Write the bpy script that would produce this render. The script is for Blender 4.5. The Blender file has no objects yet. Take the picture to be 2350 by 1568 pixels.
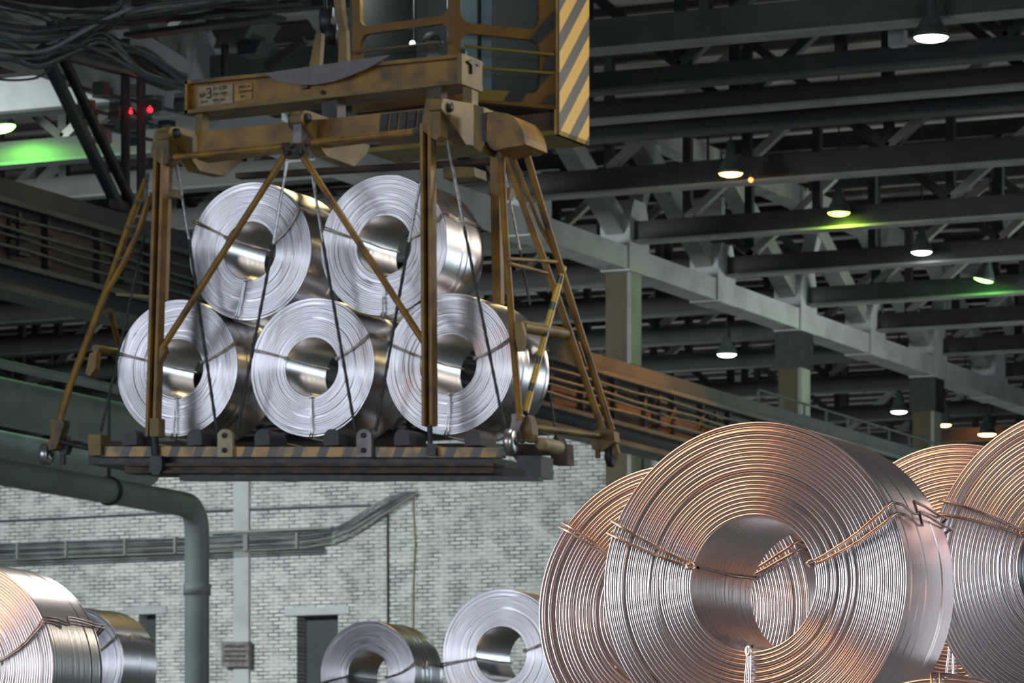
import bpy, bmesh, math, random
import numpy as np
from mathutils import Vector, Matrix
R = math.radians
random.seed(7)
sc = bpy.context.scene
COL = sc.collection

# ------------------------------------------------------------------ camera, sky, lights, exposure
F, PX, HOR = 9640.0, 1175.0, 2060.0          # focal length in pixels, centre column, horizon row of the 2350x1568 frame
TH = math.atan(4391 / 9640)                  # the hall's long axis (+Y) lies this far right of the view
CT, ST = math.cos(TH), math.sin(TH)
CZ = 1.75
cam = bpy.data.cameras.new('camera'); cam_o = bpy.data.objects.new('camera', cam); COL.objects.link(cam_o)
cam_o.location = (0, 0, CZ); cam_o.rotation_euler = (R(90), 0, TH)
cam.sensor_width = 36; cam.lens = 36 * F / 2350; cam.shift_y = (HOR - 784) / 2350
cam.clip_end = 500
cam.dof.use_dof = True; cam.dof.focus_distance = 19.6; cam.dof.aperture_fstop = 10
sc.camera = cam_o
sc.view_settings.view_transform = 'Standard'; sc.view_settings.look = 'None'
sc.view_settings.gamma = 1; sc.view_settings.use_curve_mapping = False
sc.view_settings.exposure = 0.0
w = bpy.data.worlds.new('hall_air'); sc.world = w; w.use_nodes = True
w.node_tree.nodes['Background'].inputs[0].default_value = (.46, .80, .92, 1)
w.node_tree.nodes['Background'].inputs[1].default_value = .06

def area(name, loc, target, sx, sy, power, color, spread=180):
    l = bpy.data.lights.new(name, 'AREA'); l.shape = 'RECTANGLE'; l.size = sx; l.size_y = sy; l.energy = power; l.color = color; l.spread = R(spread)
    o = bpy.data.objects.new(name, l); COL.objects.link(o); o.location = loc
    o.rotation_euler = (Vector(target) - Vector(loc)).to_track_quat('-Z', 'Y').to_euler()
    return o
area('hung_coil_fill', (-26, 2, 6), (-21, 40, 8), 9, 8, 200, (.82, .91, 1), 66)  # added off-frame light, narrowed to whiten the hoisted coils
area('left_coil_fill', (-30, 14, 4), (-8, 18.5, 3.4), 6, 7, 400, (.84, .92, 1), 48)  # added light from the left, narrowed onto the foreground coils
area('right_coil_fill', (15, 5, 5), (-8, 22, 4), 13, 11, 4000, (.86, .92, 1))  # added off frame to light the coil faces from the right
area('daylight_side', (-36, 10, 8), (-18, 36, 7), 9, 7, 1800, (.82, .91, 1))
area('sodium_bank', (-17, 12, 15), (-7, 19, 3), 9, 9, 1500, (1, .40, .16), 118)
area('far_gate', (-2, 76, 7.5), (-17, 36, 7), 9, 5, 750, (.80, .95, 1))
area('amber_bank', (-26, 58, 17.2), (-20, 40, 9), 5, 1.5, 450, (1, .80, .34))
area('off_frame_bay_light', (-17, 40, 14.2), (-15, 27, 3), 3, 1.2, 280, (1, .97, .90), 120)
area('off_frame_bay_light', (-8, 52, 12.5), (-16.5, 43.5, 10.8), 3, 2, 270, (1, .91, .76), 100)  # added off frame to brighten the cab's striped side panel
area('lattice_fill', (-19, 97, 14), (-36, 93, 15.2), 4, 2, 380, (.95, 1, .95), 100)  # added off frame to lift the dim lattice girder
area('wall_fill', (-46, 58, 14), (-46, 85, 5), 8, 2, 2100, (.92, 1, .99), 108)  # added out of view to brighten the brick wall
for bx_, by_, bp_w in ((-20, 78, 950), (-24, 96, 950), (-20, 112, 950), (-52, 118, 2600), (-60, 145, 3000)):  # added upward spots below the view, brightening the roof and far aisle
    sl = bpy.data.lights.new('upward_fill', 'SPOT'); sl.energy = bp_w; sl.spot_size = R(150); sl.shadow_soft_size = .6; sl.color = (.86, 1, 1)
    so = bpy.data.objects.new('upward_fill', sl); COL.objects.link(so); so.location = (bx_, by_, 2.5); so.rotation_euler = (R(180), 0, 0)

# ------------------------------------------------------------------ helpers
def ray(px, py):
    a = (px - PX) / F; b = (HOR - py) / F
    return Vector((a * CT - ST, a * ST + CT, b))
CAM = Vector((0, 0, CZ))
def pd(px, py, d): return CAM + ray(px, py) * d
def pY(px, py, Y): r = ray(px, py); return CAM + r * (Y / r.y)
def pX(px, py, X): r = ray(px, py); return CAM + r * (X / r.x)
def pplane(px, py, P0, n): r = ray(px, py); return CAM + r * ((P0 - CAM).dot(n) / r.dot(n))

class MB:
    def __init__(s): s.v = []; s.f = []; s.sm = []
    def add(s, vs, fs, smooth=False):
        b = len(s.v); s.v += [Vector(v) for v in vs]; s.f += [[b + i for i in f] for f in fs]; s.sm += [smooth] * len(fs); return s
    def box(s, c, d, mat=None):
        c = Vector(c); m = mat or Matrix.Identity(3)
        vs = [c + m @ Vector((x * d[0] / 2, y * d[1] / 2, z * d[2] / 2)) for x in (-1, 1) for y in (-1, 1) for z in (-1, 1)]
        return s.add(vs, [(0, 1, 3, 2), (4, 6, 7, 5), (0, 4, 5, 1), (2, 3, 7, 6), (0, 2, 6, 4), (1, 5, 7, 3)])
    def aabb(s, lo, hi): return s.box([(a + b) / 2 for a, b in zip(lo, hi)], [abs(b - a) for a, b in zip(lo, hi)])
    def prism(s, pts, ext):
        ext = Vector(ext); n = len(pts); pts = [Vector(p) for p in pts]
        return s.add(pts + [p + ext for p in pts], [list(range(n)), list(range(2 * n - 1, n - 1, -1))] +
                     [(i, i + n, (i + 1) % n + n, (i + 1) % n) for i in range(n)])
    def slab(s, px, Y, dy): return s.prism([pY(x, y, Y) for x, y in px], (0, dy, 0))
    def side(s, px, X, dx): return s.prism([pX(x, y, X) for x, y in px], (dx, 0, 0))
    def bar(s, p0, p1, wd, dp, up=(0, 1, 0)):
        p0 = Vector(p0); p1 = Vector(p1); t = (p1 - p0).normalized(); u = Vector(up); a = t.cross(u).normalized(); b = a.cross(t).normalized()
        m = Matrix((a, b, t)).transposed()
        return s.box((p0 + p1) / 2, (wd, dp, (p1 - p0).length), m)
    def tube(s, pts, r, n=10, caps=True):
        pts = [Vector(p) for p in pts]; rings = []; k = len(pts)
        rr = r if isinstance(r, (list, tuple)) else [r] * k
        ref = None
        for i, p in enumerate(pts):
            t = (pts[min(i + 1, k - 1)] - pts[max(i - 1, 0)]).normalized()
            if ref is None:
                ref = t.orthogonal().normalized()
            else:
                ref = (ref - t * ref.dot(t)).normalized()
            b = t.cross(ref)
            rings.append([p + (ref * math.cos(2 * math.pi * j / n) + b * math.sin(2 * math.pi * j / n)) * rr[i] for j in range(n)])
        vs = [v for g in rings for v in g]
        fs = [(i * n + j, i * n + (j + 1) % n, (i + 1) * n + (j + 1) % n, (i + 1) * n + j) for i in range(k - 1) for j in range(n)]
        s.add(vs, fs, True)
        if caps: s.add(rings[0], [list(range(n))[::-1]]); s.add(rings[-1], [list(range(n))])
        return s
    def lathe(s, prof, c, axis=(0, 0, 1), n=24, smooth=True):
        c = Vector(c); ax = Vector(axis).normalized(); u = ax.orthogonal().normalized(); v = ax.cross(u); k = len(prof)
        vs = [c + ax * h + (u * math.cos(2 * math.pi * j / n) + v * math.sin(2 * math.pi * j / n)) * r for r, h in prof for j in range(n)]
        fs = [(i * n + j, i * n + (j + 1) % n, (i + 1) * n + (j + 1) % n, (i + 1) * n + j) for i in range(k - 1) for j in range(n)]
        return s.add(vs, fs, smooth)
    def build(s, name, mat, parent=None, label=None):
        me = bpy.data.meshes.new(name); off = base_of(parent)
        me.from_pydata([v - off for v in s.v], [], s.f); me.polygons.foreach_set('use_smooth', s.sm)
        bm = bmesh.new(); bm.from_mesh(me); bmesh.ops.recalc_face_normals(bm, faces=bm.faces); bm.to_mesh(me); bm.free()
        me.materials.append(mat); me.update()
        o = bpy.data.objects.new(name, me); COL.objects.link(o)
        if parent: o.parent = parent
        if label: o['label'] = label
        return o
def base_of(o):
    p = Vector((0, 0, 0))
    while o: p = p + o.location; o = o.parent
    return p
def thing(name, label, cat, loc, group=None, kind=None):
    o = bpy.data.objects.new(name, None); COL.objects.link(o); o.location = loc; o.empty_display_size = .2
    return tag(o, label, cat, group, kind)
def tag(o, label, cat, group=None, kind=None):
    o['label'] = label; o['category'] = cat
    if group: o['group'] = group
    if kind: o['kind'] = kind
    return o
def struct(o, label=None, cat=None):
    o['kind'] = 'structure'
    if label: o['label'] = label
    if cat: o['category'] = cat
    return o

# ------------------------------------------------------------------ materials
def mat(name, base, rough=.6, metal=0.0, second=None, scale=4.0, lo=.45, hi=.6, third=None, bump=0.0, detail=6, rvar=0.0):
    m = bpy.data.materials.new(name); m.use_nodes = True; nt = m.node_tree; b = nt.nodes['Principled BSDF']
    b.inputs['Roughness'].default_value = rough; b.inputs['Metallic'].default_value = metal
    b.inputs['Base Color'].default_value = (*base, 1)
    tc = nt.nodes.new('ShaderNodeTexCoord')
    nz = nt.nodes.new('ShaderNodeTexNoise'); nz.inputs['Scale'].default_value = scale; nz.inputs['Detail'].default_value = detail
    nt.links.new(tc.outputs['Object'], nz.inputs['Vector'])
    if second:
        cr = nt.nodes.new('ShaderNodeValToRGB'); nt.links.new(nz.outputs['Fac'], cr.inputs['Fac'])
        e = cr.color_ramp.elements; e[0].position = lo; e[0].color = (*base, 1); e[1].position = hi; e[1].color = (*second, 1)
        if third: q = e.new(min(hi + .1, .95)); q.color = (*third, 1)
        nt.links.new(cr.outputs['Color'], b.inputs['Base Color'])
    if rvar:
        mr = nt.nodes.new('ShaderNodeMapRange'); mr.inputs['To Min'].default_value = rough - rvar; mr.inputs['To Max'].default_value = rough + rvar
        nt.links.new(nz.outputs['Fac'], mr.inputs['Value']); nt.links.new(mr.outputs['Result'], b.inputs['Roughness'])
    if bump:
        bp = nt.nodes.new('ShaderNodeBump'); bp.inputs['Strength'].default_value = bump; bp.inputs['Distance'].default_value = .02
        nt.links.new(nz.outputs['Fac'], bp.inputs['Height']); nt.links.new(bp.outputs['Normal'], b.inputs['Normal'])
    return m
def emis(name, col, strength):
    m = bpy.data.materials.new(name); m.use_nodes = True; b = m.node_tree.nodes['Principled BSDF']
    b.inputs['Base Color'].default_value = (*col, 1); b.inputs['Emission Color'].default_value = (*col, 1); b.inputs['Emission Strength'].default_value = strength
    return m
def glassy(name, tint):
    m = bpy.data.materials.new(name); m.use_nodes = True; nt = m.node_tree; nt.nodes.clear()
    out = nt.nodes.new('ShaderNodeOutputMaterial'); mx = nt.nodes.new('ShaderNodeMixShader'); tr = nt.nodes.new('ShaderNodeBsdfTransparent')
    gl = nt.nodes.new('ShaderNodeBsdfGlossy'); gl.inputs['Roughness'].default_value = .05; tr.inputs[0].default_value = (*tint, 1)
    mx.inputs[0].default_value = .08
    nt.links.new(tr.outputs[0], mx.inputs[1]); nt.links.new(gl.outputs[0], mx.inputs[2]); nt.links.new(mx.outputs[0], out.inputs['Surface'])
    return m
ALU = mat('aluminium_rod', (.84, .79, .80), .30, 1.0, (.78, .735, .745), 3, .35, .7)
ALU_DULL = mat('aluminium_rod_hung', (.86, .84, .88), .29, 1.0, (.80, .77, .81), 3, .35, .7)
TIE = mat('tie_wire_steel', (.55, .50, .48), .35, 1.0, (.30, .20, .14), 14, .45, .7)
TIE_LIGHT = mat('tie_wire_bright', (.85, .86, .88), .3, 1.0)
YEL = mat('worn_yellow_paint', (.29, .15, .016), .5, 0, (.165, .082, .014), 3.5, .40, .60, (.06, .038, .02), bump=.1)
YEL_DULL = mat('dirty_yellow_paint', (.22, .145, .03), .55, 0, (.13, .08, .02), 2.6, .4, .60, (.05, .038, .025), bump=.1)
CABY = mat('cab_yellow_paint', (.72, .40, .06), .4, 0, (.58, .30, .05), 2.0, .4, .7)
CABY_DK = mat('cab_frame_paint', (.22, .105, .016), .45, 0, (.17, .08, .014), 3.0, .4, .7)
CAB_OLIVE = mat('cab_underside_paint', (.28, .21, .014), .5, 0, (.19, .13, .014), 2.0, .4, .7)
BROWN = mat('brown_paint', (.12, .07, .03), .6, 0, (.08, .05, .03), 3)
BLACK = mat('black_paint', (.018, .021, .026), .6, 0, (.05, .045, .04), 6, .5, .75)
RUST = mat('rusty_steel', (.10, .07, .05), .7, .2, (.05, .04, .035), 5, .4, .6)
IRON = mat('dark_iron', (.035, .037, .042), .5, .5, (.06, .055, .055), 6, .45, .65)
ROLLER = mat('grey_rubber', (.05, .05, .058), .6, 0, (.075, .07, .075), 5)
CREAM = mat('cream_plate', (.42, .37, .22), .55, 0, (.30, .24, .13), 8, .4, .65)
STEELGREY = mat('grey_steel_plate', (.22, .20, .20), .5, .3, (.14, .12, .12), 7)
SHEET = mat('grey_sheet', (.19, .175, .185), .9, 0, (.17, .155, .165), 30)
ROPE = mat('wire_rope', (.03, .035, .04), .5, .4, (.08, .08, .08), 60, .45, .6, bump=.4)
ROD = mat('bright_rod', (.62, .64, .68), .35, .9, (.30, .28, .27), 18, .45, .65)
CHROME = mat('wheel_steel', (.55, .56, .58), .3, .9, (.30, .29, .28), 8)
TRUSS_L = mat('grey_green_girder_paint', (.065, .08, .075), .6, 0, (.042, .054, .052), 1.2, .4, .65)
TRUSS_D = mat('dark_girder_paint', (.016, .021, .025), .55, 0, (.028, .031, .031), 1.5, .45, .65)
TRUSS_M = mat('brown_grey_girder_paint', (.036, .036, .035), .6, 0, (.024, .024, .024), 1.2, .4, .65)
CONC = mat('pale_concrete', (.50, .53, .54), .8, 0, (.36, .38, .38), 1.1, .45, .7, bump=.15)
CONC_M = mat('mid_concrete', (.33, .34, .32), .85, 0, (.23, .23, .21), 1.0, .4, .7, bump=.15)
COLUMN = mat('column_paint', (.11, .09, .05), .75, 0, (.075, .062, .04), .9, .4, .7)
DECK = mat('roof_slab', (.55, .50, .49), .85, 0, (.38, .35, .35), .5, .4, .65)
RIBM = mat('roof_rib', (.10, .085, .075), .85, 0, (.07, .06, .06), .8)
FARW = mat('far_wall_dusty', (.22, .195, .185), .9, 0, (.15, .135, .13), .3, .4, .65)
FLOORM = mat('hall_floor', (.13, .15, .145), .7, 0, (.09, .105, .10), .6)
PIPE = mat('grey_green_pipe', (.34, .41, .40), .5, 0, (.26, .315, .305), 1.5, .4, .7)
GIRD = mat('girder_web', (.085, .068, .066), .65, 0, (.055, .045, .045), .8, .4, .65)
GIRD_D = mat('girder_dark_blue', (.03, .04, .05), .6, 0, (.05, .055, .06), 1.0)
GIRD_L = mat('girder_flange', (.085, .105, .105), .55, 0, (.055, .07, .07), 1.0)
CABLE = mat('dark_cable', (.06, .085, .095), .5, 0, (.09, .12, .125), 5)
CABLE_L = mat('grey_cable', (.22, .25, .25), .55, 0, (.12, .14, .14), 2)
SHADE = mat('lamp_shade_enamel', (.10, .13, .13), .4, .2, (.07, .09, .09), 5)
SKIN = mat('skin', (.42, .24, .17), .6); HAIR = mat('hair', (.02, .015, .012), .7); SHIRT = mat('pale_shirt', (.45, .52, .56), .8); JACKET = mat('dark_jacket', (.03, .035, .045), .8)
GLASS = glassy('cab_glass', (.78, .82, .82))
INTER = mat('cab_interior', (.05, .045, .04), .7); PALE = mat('pale_reflection', (.75, .86, .90), .5)

def brick_mat():
    m = bpy.data.materials.new('whitewashed_brick'); m.use_nodes = True; nt = m.node_tree; b = nt.nodes['Principled BSDF']; b.inputs['Roughness'].default_value = .85
    tc = nt.nodes.new('ShaderNodeTexCoord'); sx = nt.nodes.new('ShaderNodeSeparateXYZ'); cx = nt.nodes.new('ShaderNodeCombineXYZ')
    nt.links.new(tc.outputs['Object'], sx.inputs[0]); nt.links.new(sx.outputs['X'], cx.inputs['X']); nt.links.new(sx.outputs['Z'], cx.inputs['Y'])
    br = nt.nodes.new('ShaderNodeTexBrick'); br.inputs['Scale'].default_value = 1; br.inputs['Brick Width'].default_value = .27; br.inputs['Row Height'].default_value = .088
    br.inputs['Mortar Size'].default_value = .017; br.inputs['Mortar Smooth'].default_value = .35
    br.inputs['Color1'].default_value = (.74, .76, .755, 1); br.inputs['Color2'].default_value = (.44, .47, .465, 1); br.inputs['Mortar'].default_value = (.10, .115, .115, 1)
    # a wobble so the courses are not ruler straight
    nw = nt.nodes.new('ShaderNodeTexNoise'); nw.inputs['Scale'].default_value = 2.2; nw.inputs['Detail'].default_value = 3; nt.links.new(cx.outputs[0], nw.inputs['Vector'])
    ms = nt.nodes.new('ShaderNodeVectorMath'); ms.operation = 'MULTIPLY_ADD'; ms.inputs[1].default_value = (.07, .035, 0); nt.links.new(nw.outputs['Color'], ms.inputs[0]); nt.links.new(cx.outputs[0], ms.inputs[2])
    nt.links.new(ms.outputs[0], br.inputs['Vector'])
    n1 = nt.nodes.new('ShaderNodeTexNoise'); n1.inputs['Scale'].default_value = 2.6; n1.inputs['Detail'].default_value = 8; nt.links.new(cx.outputs[0], n1.inputs['Vector'])
    r1 = nt.nodes.new('ShaderNodeMapRange'); r1.inputs['From Min'].default_value = .36; r1.inputs['From Max'].default_value = .60; r1.inputs['To Min'].default_value = .30; nt.links.new(n1.outputs['Fac'], r1.inputs['Value'])
    mx = nt.nodes.new('ShaderNodeMix'); mx.data_type = 'RGBA'; mx.inputs['A'].default_value = (.68, .70, .695, 1); nt.links.new(r1.outputs['Result'], mx.inputs['Factor']); nt.links.new(br.outputs['Color'], mx.inputs['B'])
    n2 = nt.nodes.new('ShaderNodeTexNoise'); n2.inputs['Scale'].default_value = .55; n2.inputs['Detail'].default_value = 10; n2.inputs['Roughness'].default_value = .7; nt.links.new(cx.outputs[0], n2.inputs['Vector'])
    r2 = nt.nodes.new('ShaderNodeMapRange'); r2.inputs['From Min'].default_value = .5; r2.inputs['From Max'].default_value = .75; r2.inputs['To Max'].default_value = .6; nt.links.new(n2.outputs['Fac'], r2.inputs['Value'])
    m2 = nt.nodes.new('ShaderNodeMix'); m2.data_type = 'RGBA'; m2.inputs['B'].default_value = (.20, .22, .21, 1); nt.links.new(r2.outputs['Result'], m2.inputs['Factor']); nt.links.new(mx.outputs['Result'], m2.inputs['A'])
    nt.links.new(m2.outputs['Result'], b.inputs['Base Color'])
    bp = nt.nodes.new('ShaderNodeBump'); bp.inputs['Strength'].default_value = .6; bp.inputs['Distance'].default_value = .02; bp.invert = True
    nt.links.new(br.outputs['Fac'], bp.inputs['Height']); nt.links.new(bp.outputs['Normal'], b.inputs['Normal'])
    return m
BRICK = brick_mat()
def stripe_mat(name, vec, period, yellow, black, duty=.5, worn=.0, phase=0.0):
    m = bpy.data.materials.new(name); m.use_nodes = True; nt = m.node_tree; b = nt.nodes['Principled BSDF']; b.inputs['Roughness'].default_value = .4
    tc = nt.nodes.new('ShaderNodeTexCoord'); dt = nt.nodes.new('ShaderNodeVectorMath'); dt.operation = 'DOT_PRODUCT'; dt.inputs[1].default_value = vec; nt.links.new(tc.outputs['Object'], dt.inputs[0])
    ad = nt.nodes.new('ShaderNodeMath'); ad.operation = 'MULTIPLY_ADD'; ad.inputs[1].default_value = 1 / period; ad.inputs[2].default_value = phase + 50; nt.links.new(dt.outputs['Value'], ad.inputs[0])
    fr = nt.nodes.new('ShaderNodeMath'); fr.operation = 'FRACT'; nt.links.new(ad.outputs[0], fr.inputs[0])
    gt = nt.nodes.new('ShaderNodeMath'); gt.operation = 'GREATER_THAN'; gt.inputs[1].default_value = duty; nt.links.new(fr.outputs[0], gt.inputs[0])
    mx = nt.nodes.new('ShaderNodeMix'); mx.data_type = 'RGBA'; mx.inputs['A'].default_value = (*yellow, 1); mx.inputs['B'].default_value = (*black, 1); nt.links.new(gt.outputs[0], mx.inputs['Factor'])
    out = mx.outputs['Result']
    if worn:
        nz = nt.nodes.new('ShaderNodeTexNoise'); nz.inputs['Scale'].default_value = 5; nz.inputs['Detail'].default_value = 8; nt.links.new(tc.outputs['Object'], nz.inputs['Vector'])
        r2 = nt.nodes.new('ShaderNodeMapRange'); r2.inputs['From Min'].default_value = .45; r2.inputs['From Max'].default_value = .65; r2.inputs['To Max'].default_value = worn; nt.links.new(nz.outputs['Fac'], r2.inputs['Value'])
        m2 = nt.nodes.new('ShaderNodeMix'); m2.data_type = 'RGBA'; m2.inputs['B'].default_value = (.07, .05, .035, 1); nt.links.new(r2.outputs['Result'], m2.inputs['Factor']); nt.links.new(out, m2.inputs['A']); out = m2.outputs['Result']
    nt.links.new(out, b.inputs['Base Color'])
    return m

# ------------------------------------------------------------------ the hall
struct(MB().aabb((-110, -10, -.3), (30, 190, 0)).build('floor', FLOORM))
cm = MB().aabb((-110, 35, 19.6), (20, 190, 19.8))
ceil_o = struct(cm.build('ceiling', DECK))
rb = MB()
for i in range(88): rb.aabb((-100, 40 + i * 1.5, 19.47), (15, 40.22 + i * 1.5, 19.6))
struct(rb.build('trim_3', RIBM))
struct(MB().aabb((-110, 172, 0), (20, 172.4, 19.6)).build('wall_far', FARW))
struct(MB().aabb((-84.4, 60, 0), (-84, 172, 19.6)).build('wall_left', FARW))

# brick cross wall with two dark openings
WY = 85.3
def wx(px, py=1300): return pY(px, py, WY).x
def wz(px, py): return pY(px, py, WY).z
def panel_cells(lo, hi, holes):
    xs = sorted({lo[0], hi[0]} | {h[0] for h in holes} | {h[2] for h in holes}); zs = sorted({lo[1], hi[1]} | {h[1] for h in holes} | {h[3] for h in holes})
    for i in range(len(xs) - 1):
        for j in range(len(zs) - 1):
            cx, cz = (xs[i] + xs[i + 1]) / 2, (zs[j] + zs[j + 1]) / 2
            if any(h[0] < cx < h[2] and h[1] < cz < h[3] for h in holes): continue
            yield xs[i], zs[j], xs[i + 1], zs[j + 1]
WTOP = wz(700, 1028)
holes = [(wx(681), 0.0, wx(776), wz(728, 1412)), (wx(318), 0.0, wx(358), wz(340, 1410))]
wb = MB()
for a, b, c, d in panel_cells((-83.9, 0.0), (wx(1478), WTOP), holes): wb.aabb((a, WY, b), (c, WY + .5, d))
struct(wb.build('wall_back', BRICK))
for n, h in zip(('door_1', 'door_2'), holes):
    struct(MB().aabb((h[0] + .002, WY + .40, 0), (h[2] - .002, WY + .47, h[3] - .002)).build(n, GIRD_D))
    struct(MB().aabb((h[0] - .3, WY - .05, h[3] + .002), (h[2] + .3, WY - .001, h[3] + .18)).build('trim_4' if n == 'door_1' else 'trim_5', CONC))
struct(MB().aabb((wx(540), WY - .1, 0), (wx(575), WY - .001, WTOP)).build('trim_1', CONC))
struct(MB().aabb((wx(1478) + .002, WY - .02, 0), (wx(1478) + .45, WY + .5, WTOP + .2)).build('trim_2', CONC))
# dark side face of the left aisle above the wall
# ------------------------------------------------------------------ roof trusses
ZB = 16.1
def truss(Y, x0, x1, hgt, m, label, cat='roof truss', web=True, zb=ZB, mw=None, ph=0.0, fl=None):
    t = thing('roof_truss', label, cat, ((x0 + x1) / 2, Y, zb), 'roof trusses across the hall')
    MB().aabb((x0, Y, zb), (x1, Y + .3, zb + hgt)).build('bottom_chord', m, t)
    MB().aabb((x0, Y - .08, zb - .05), (x1, Y + .38, zb)).build('bottom_flange', fl or (CONC_M if m is not TRUSS_D else TRUSS_L), t)  # pale flange: light caught along the lower edge is put into its colour
    if web:
        mw = mw or TRUSS_D
        MB().aabb((x0, Y + .05, zb + 2.75), (x1, Y + .25, zb + 3.1)).build('top_chord', m, t)
        n = int((x1 - x0) // 3)
        for i in range(n):
            xa = x0 + ph + i * 3.0
            MB().aabb((xa - .09, Y + .06, zb + hgt), (xa + .09, Y + .24, zb + 2.75)).build('vertical_web', mw, t)
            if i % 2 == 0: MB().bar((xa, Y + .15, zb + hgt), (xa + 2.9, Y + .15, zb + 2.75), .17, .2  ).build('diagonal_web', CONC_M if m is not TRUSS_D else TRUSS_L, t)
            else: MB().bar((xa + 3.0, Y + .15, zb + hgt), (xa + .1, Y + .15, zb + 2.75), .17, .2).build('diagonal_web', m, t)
    return t
XR = -12.0
TR = [(65.2, .50, TRUSS_L, 'pale green-grey roof truss with deep bottom girder, nearest, at top right', True, TRUSS_L, .4),
      (68.5, .30, TRUSS_D, 'dark roof beam just behind the bright white top lamp', True, TRUSS_D, 1.6),
      (71.1, .33, TRUSS_M, 'mid grey flat girder above a dark twin, third from the top right', False, None, 0),
      (72.9, .34, TRUSS_D, 'dark twin girder right below the mid grey one, fourth from the top right', True, TRUSS_D, .9),
      (78.4, .46, TRUSS_M, 'brown-grey roof truss behind the orange lamp', True, TRUSS_D, 2.0),
      (84.6, .42, TRUSS_M, 'roof truss lit by the yellow-green lamp', True, TRUSS_M, 1.2),
      (90.1, .40, TRUSS_M, 'roof truss behind the smaller white lamp', True, TRUSS_D, .5),
      (95.4, .40, TRUSS_L, 'roof truss behind the vivid green lamp at right', True, TRUSS_D, 1.7),
      (100.4, .40, TRUSS_M, 'roof truss one bay behind the vivid green lamp', True, TRUSS_M, .8),
      (105.6, .40, TRUSS_M, 'roof truss over the third column', True, TRUSS_M, .3),
      (111, .40, TRUSS_M, 'roof truss one bay past the third column', True, TRUSS_M, .3),
      (117, .40, TRUSS_M, 'roof truss two bays past the third column', True, TRUSS_M, .3)]
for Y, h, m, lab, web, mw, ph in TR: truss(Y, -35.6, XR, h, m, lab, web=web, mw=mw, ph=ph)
TL = [(66.0, .62, CONC, 'pale concrete truss of the left aisle, nearest, under the cables'), (70.6, .42, TRUSS_M, 'left aisle truss washed by the green lamp'),
      (74.5, .42, TRUSS_M, 'left aisle truss just below the green-washed one'), (79.0, .42, TRUSS_M, 'left aisle truss behind the girder top'),
      (84.6, .42, TRUSS_M, 'left aisle truss above the brick wall'), (90.1, .42, TRUSS_M, 'left aisle truss one bay past the brick wall'), (95.4, .40, TRUSS_M, 'left aisle truss at the second column'),
      (100.4, .40, TRUSS_L, 'left aisle truss one bay past the second column'), (105.6, .40, TRUSS_L, 'left aisle truss lit by the far white lamp'), (112, .40, TRUSS_M, 'left aisle truss past the far white lamp'),
      (119, .40, TRUSS_M, 'left aisle truss over the pair of small white lamps'), (126, .40, TRUSS_M, 'left aisle truss near the amber lamps'), (134, .4, TRUSS_M, 'left aisle truss in the far haze'), (143, .4, TRUSS_M, 'left aisle truss deepest in the hall')]
for k, (Y, h, m, lab) in enumerate(TL): truss(Y, -83.5 if k > 7 else -60.5, -36.5, h, m, lab, mw=TRUSS_D if k < 4 else TRUSS_M, ph=(k * .7) % 2, fl=TRUSS_L)

# longitudinal concrete lattice girder with columns
XL = -35.9
lat = thing('lattice_girder', 'long pale concrete lattice girder running along the column tops', 'girder', (XL, 90, 15.5))
MB().aabb((XL - .35, 45, 15.45), (XL + .25, 150, 15.95)).build('bottom_chord', CONC, lat)
MB().aabb((XL - .3, 45, 18.5), (XL + .2, 150, 18.95)).build('top_chord', CONC_M, lat)
nodesY = [54.2, 59.4, 65.0, 69.9, 74.6, 79.6, 84.9, 90.1, 95.5, 100.5, 105.4, 110.6, 115.8, 121, 126.2]
for k, Y in enumerate(nodesY):
    big = (k % 2 == 0)
    hh = 1.05 if big else .85
    nb = MB().prism([(XL + .3, Y - .55, 15.42), (XL + .3, Y + .55, 15.42), (XL + .3, Y + .55, 15.95 + hh * .5), (XL + .3, Y + .35, 15.95 + hh), (XL + .3, Y - .30, 15.95 + hh), (XL + .3, Y - .55, 15.95 + hh * .55)], (-.7, 0, 0))
    nb.build('node_block', CONC, lat)
    MB().bar((XL - .05, Y - .25, 16.3), (XL - .05, Y - 4.9, 18.7), .42, .42, (1, 0, 0)).build('diagonal', CONC_M, lat)
    if big: MB().bar((XL - .05, Y + .3, 16.3), (XL - .05, Y + 1.6, 18.6), .26, .34, (1, 0, 0)).build('diagonal', CONC, lat)
# pale bracing near the crane, seen at the top left
lb = MB(); 
lb.side([(262, 68), (345, 84), (452, 150), (452, 190), (430, 190), (270, 92)], XL + .32, -.5)
lb.build('diagonal', CONC, lat)
lb = MB().side([(452, 110), (520, 112), (522, 140), (600, 156), (640, 172), (640, 225), (430, 200), (440, 160)], XL + .34, -.5)
lb.build('node_block', CONC, lat)
for Y, lab, band in ((84.9, 'ochre concrete column standing next to the brick wall end', None), (95.5, 'column with a black band and a pale green stain, second along the girder', 1), (105.4, 'column with a dark top band near the small amber lamps', 1)):
    c = thing('concrete_column', lab, 'column', (XL, Y, 0), 'columns under the lattice girder')
    MB().aabb((XL - .38, Y - .3, 0), (XL + .12, Y + .3, 15.42)).build('shaft', COLUMN, c)
    MB().aabb((XL + .121, Y - .29, 0), (XL + .22, Y + .29, 15.42)).build('side_strip', CONC_M, c)
    if band:
        MB().aabb((XL - .44, Y - .36, 14.55), (XL + .28, Y + .36, 15.41)).build('top_band', BLACK, c)
    MB().aabb((XL - .40, Y - .32, 13.3), (XL + .24, Y + .32, 13.42)).build('collar', BLACK, c)

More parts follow.
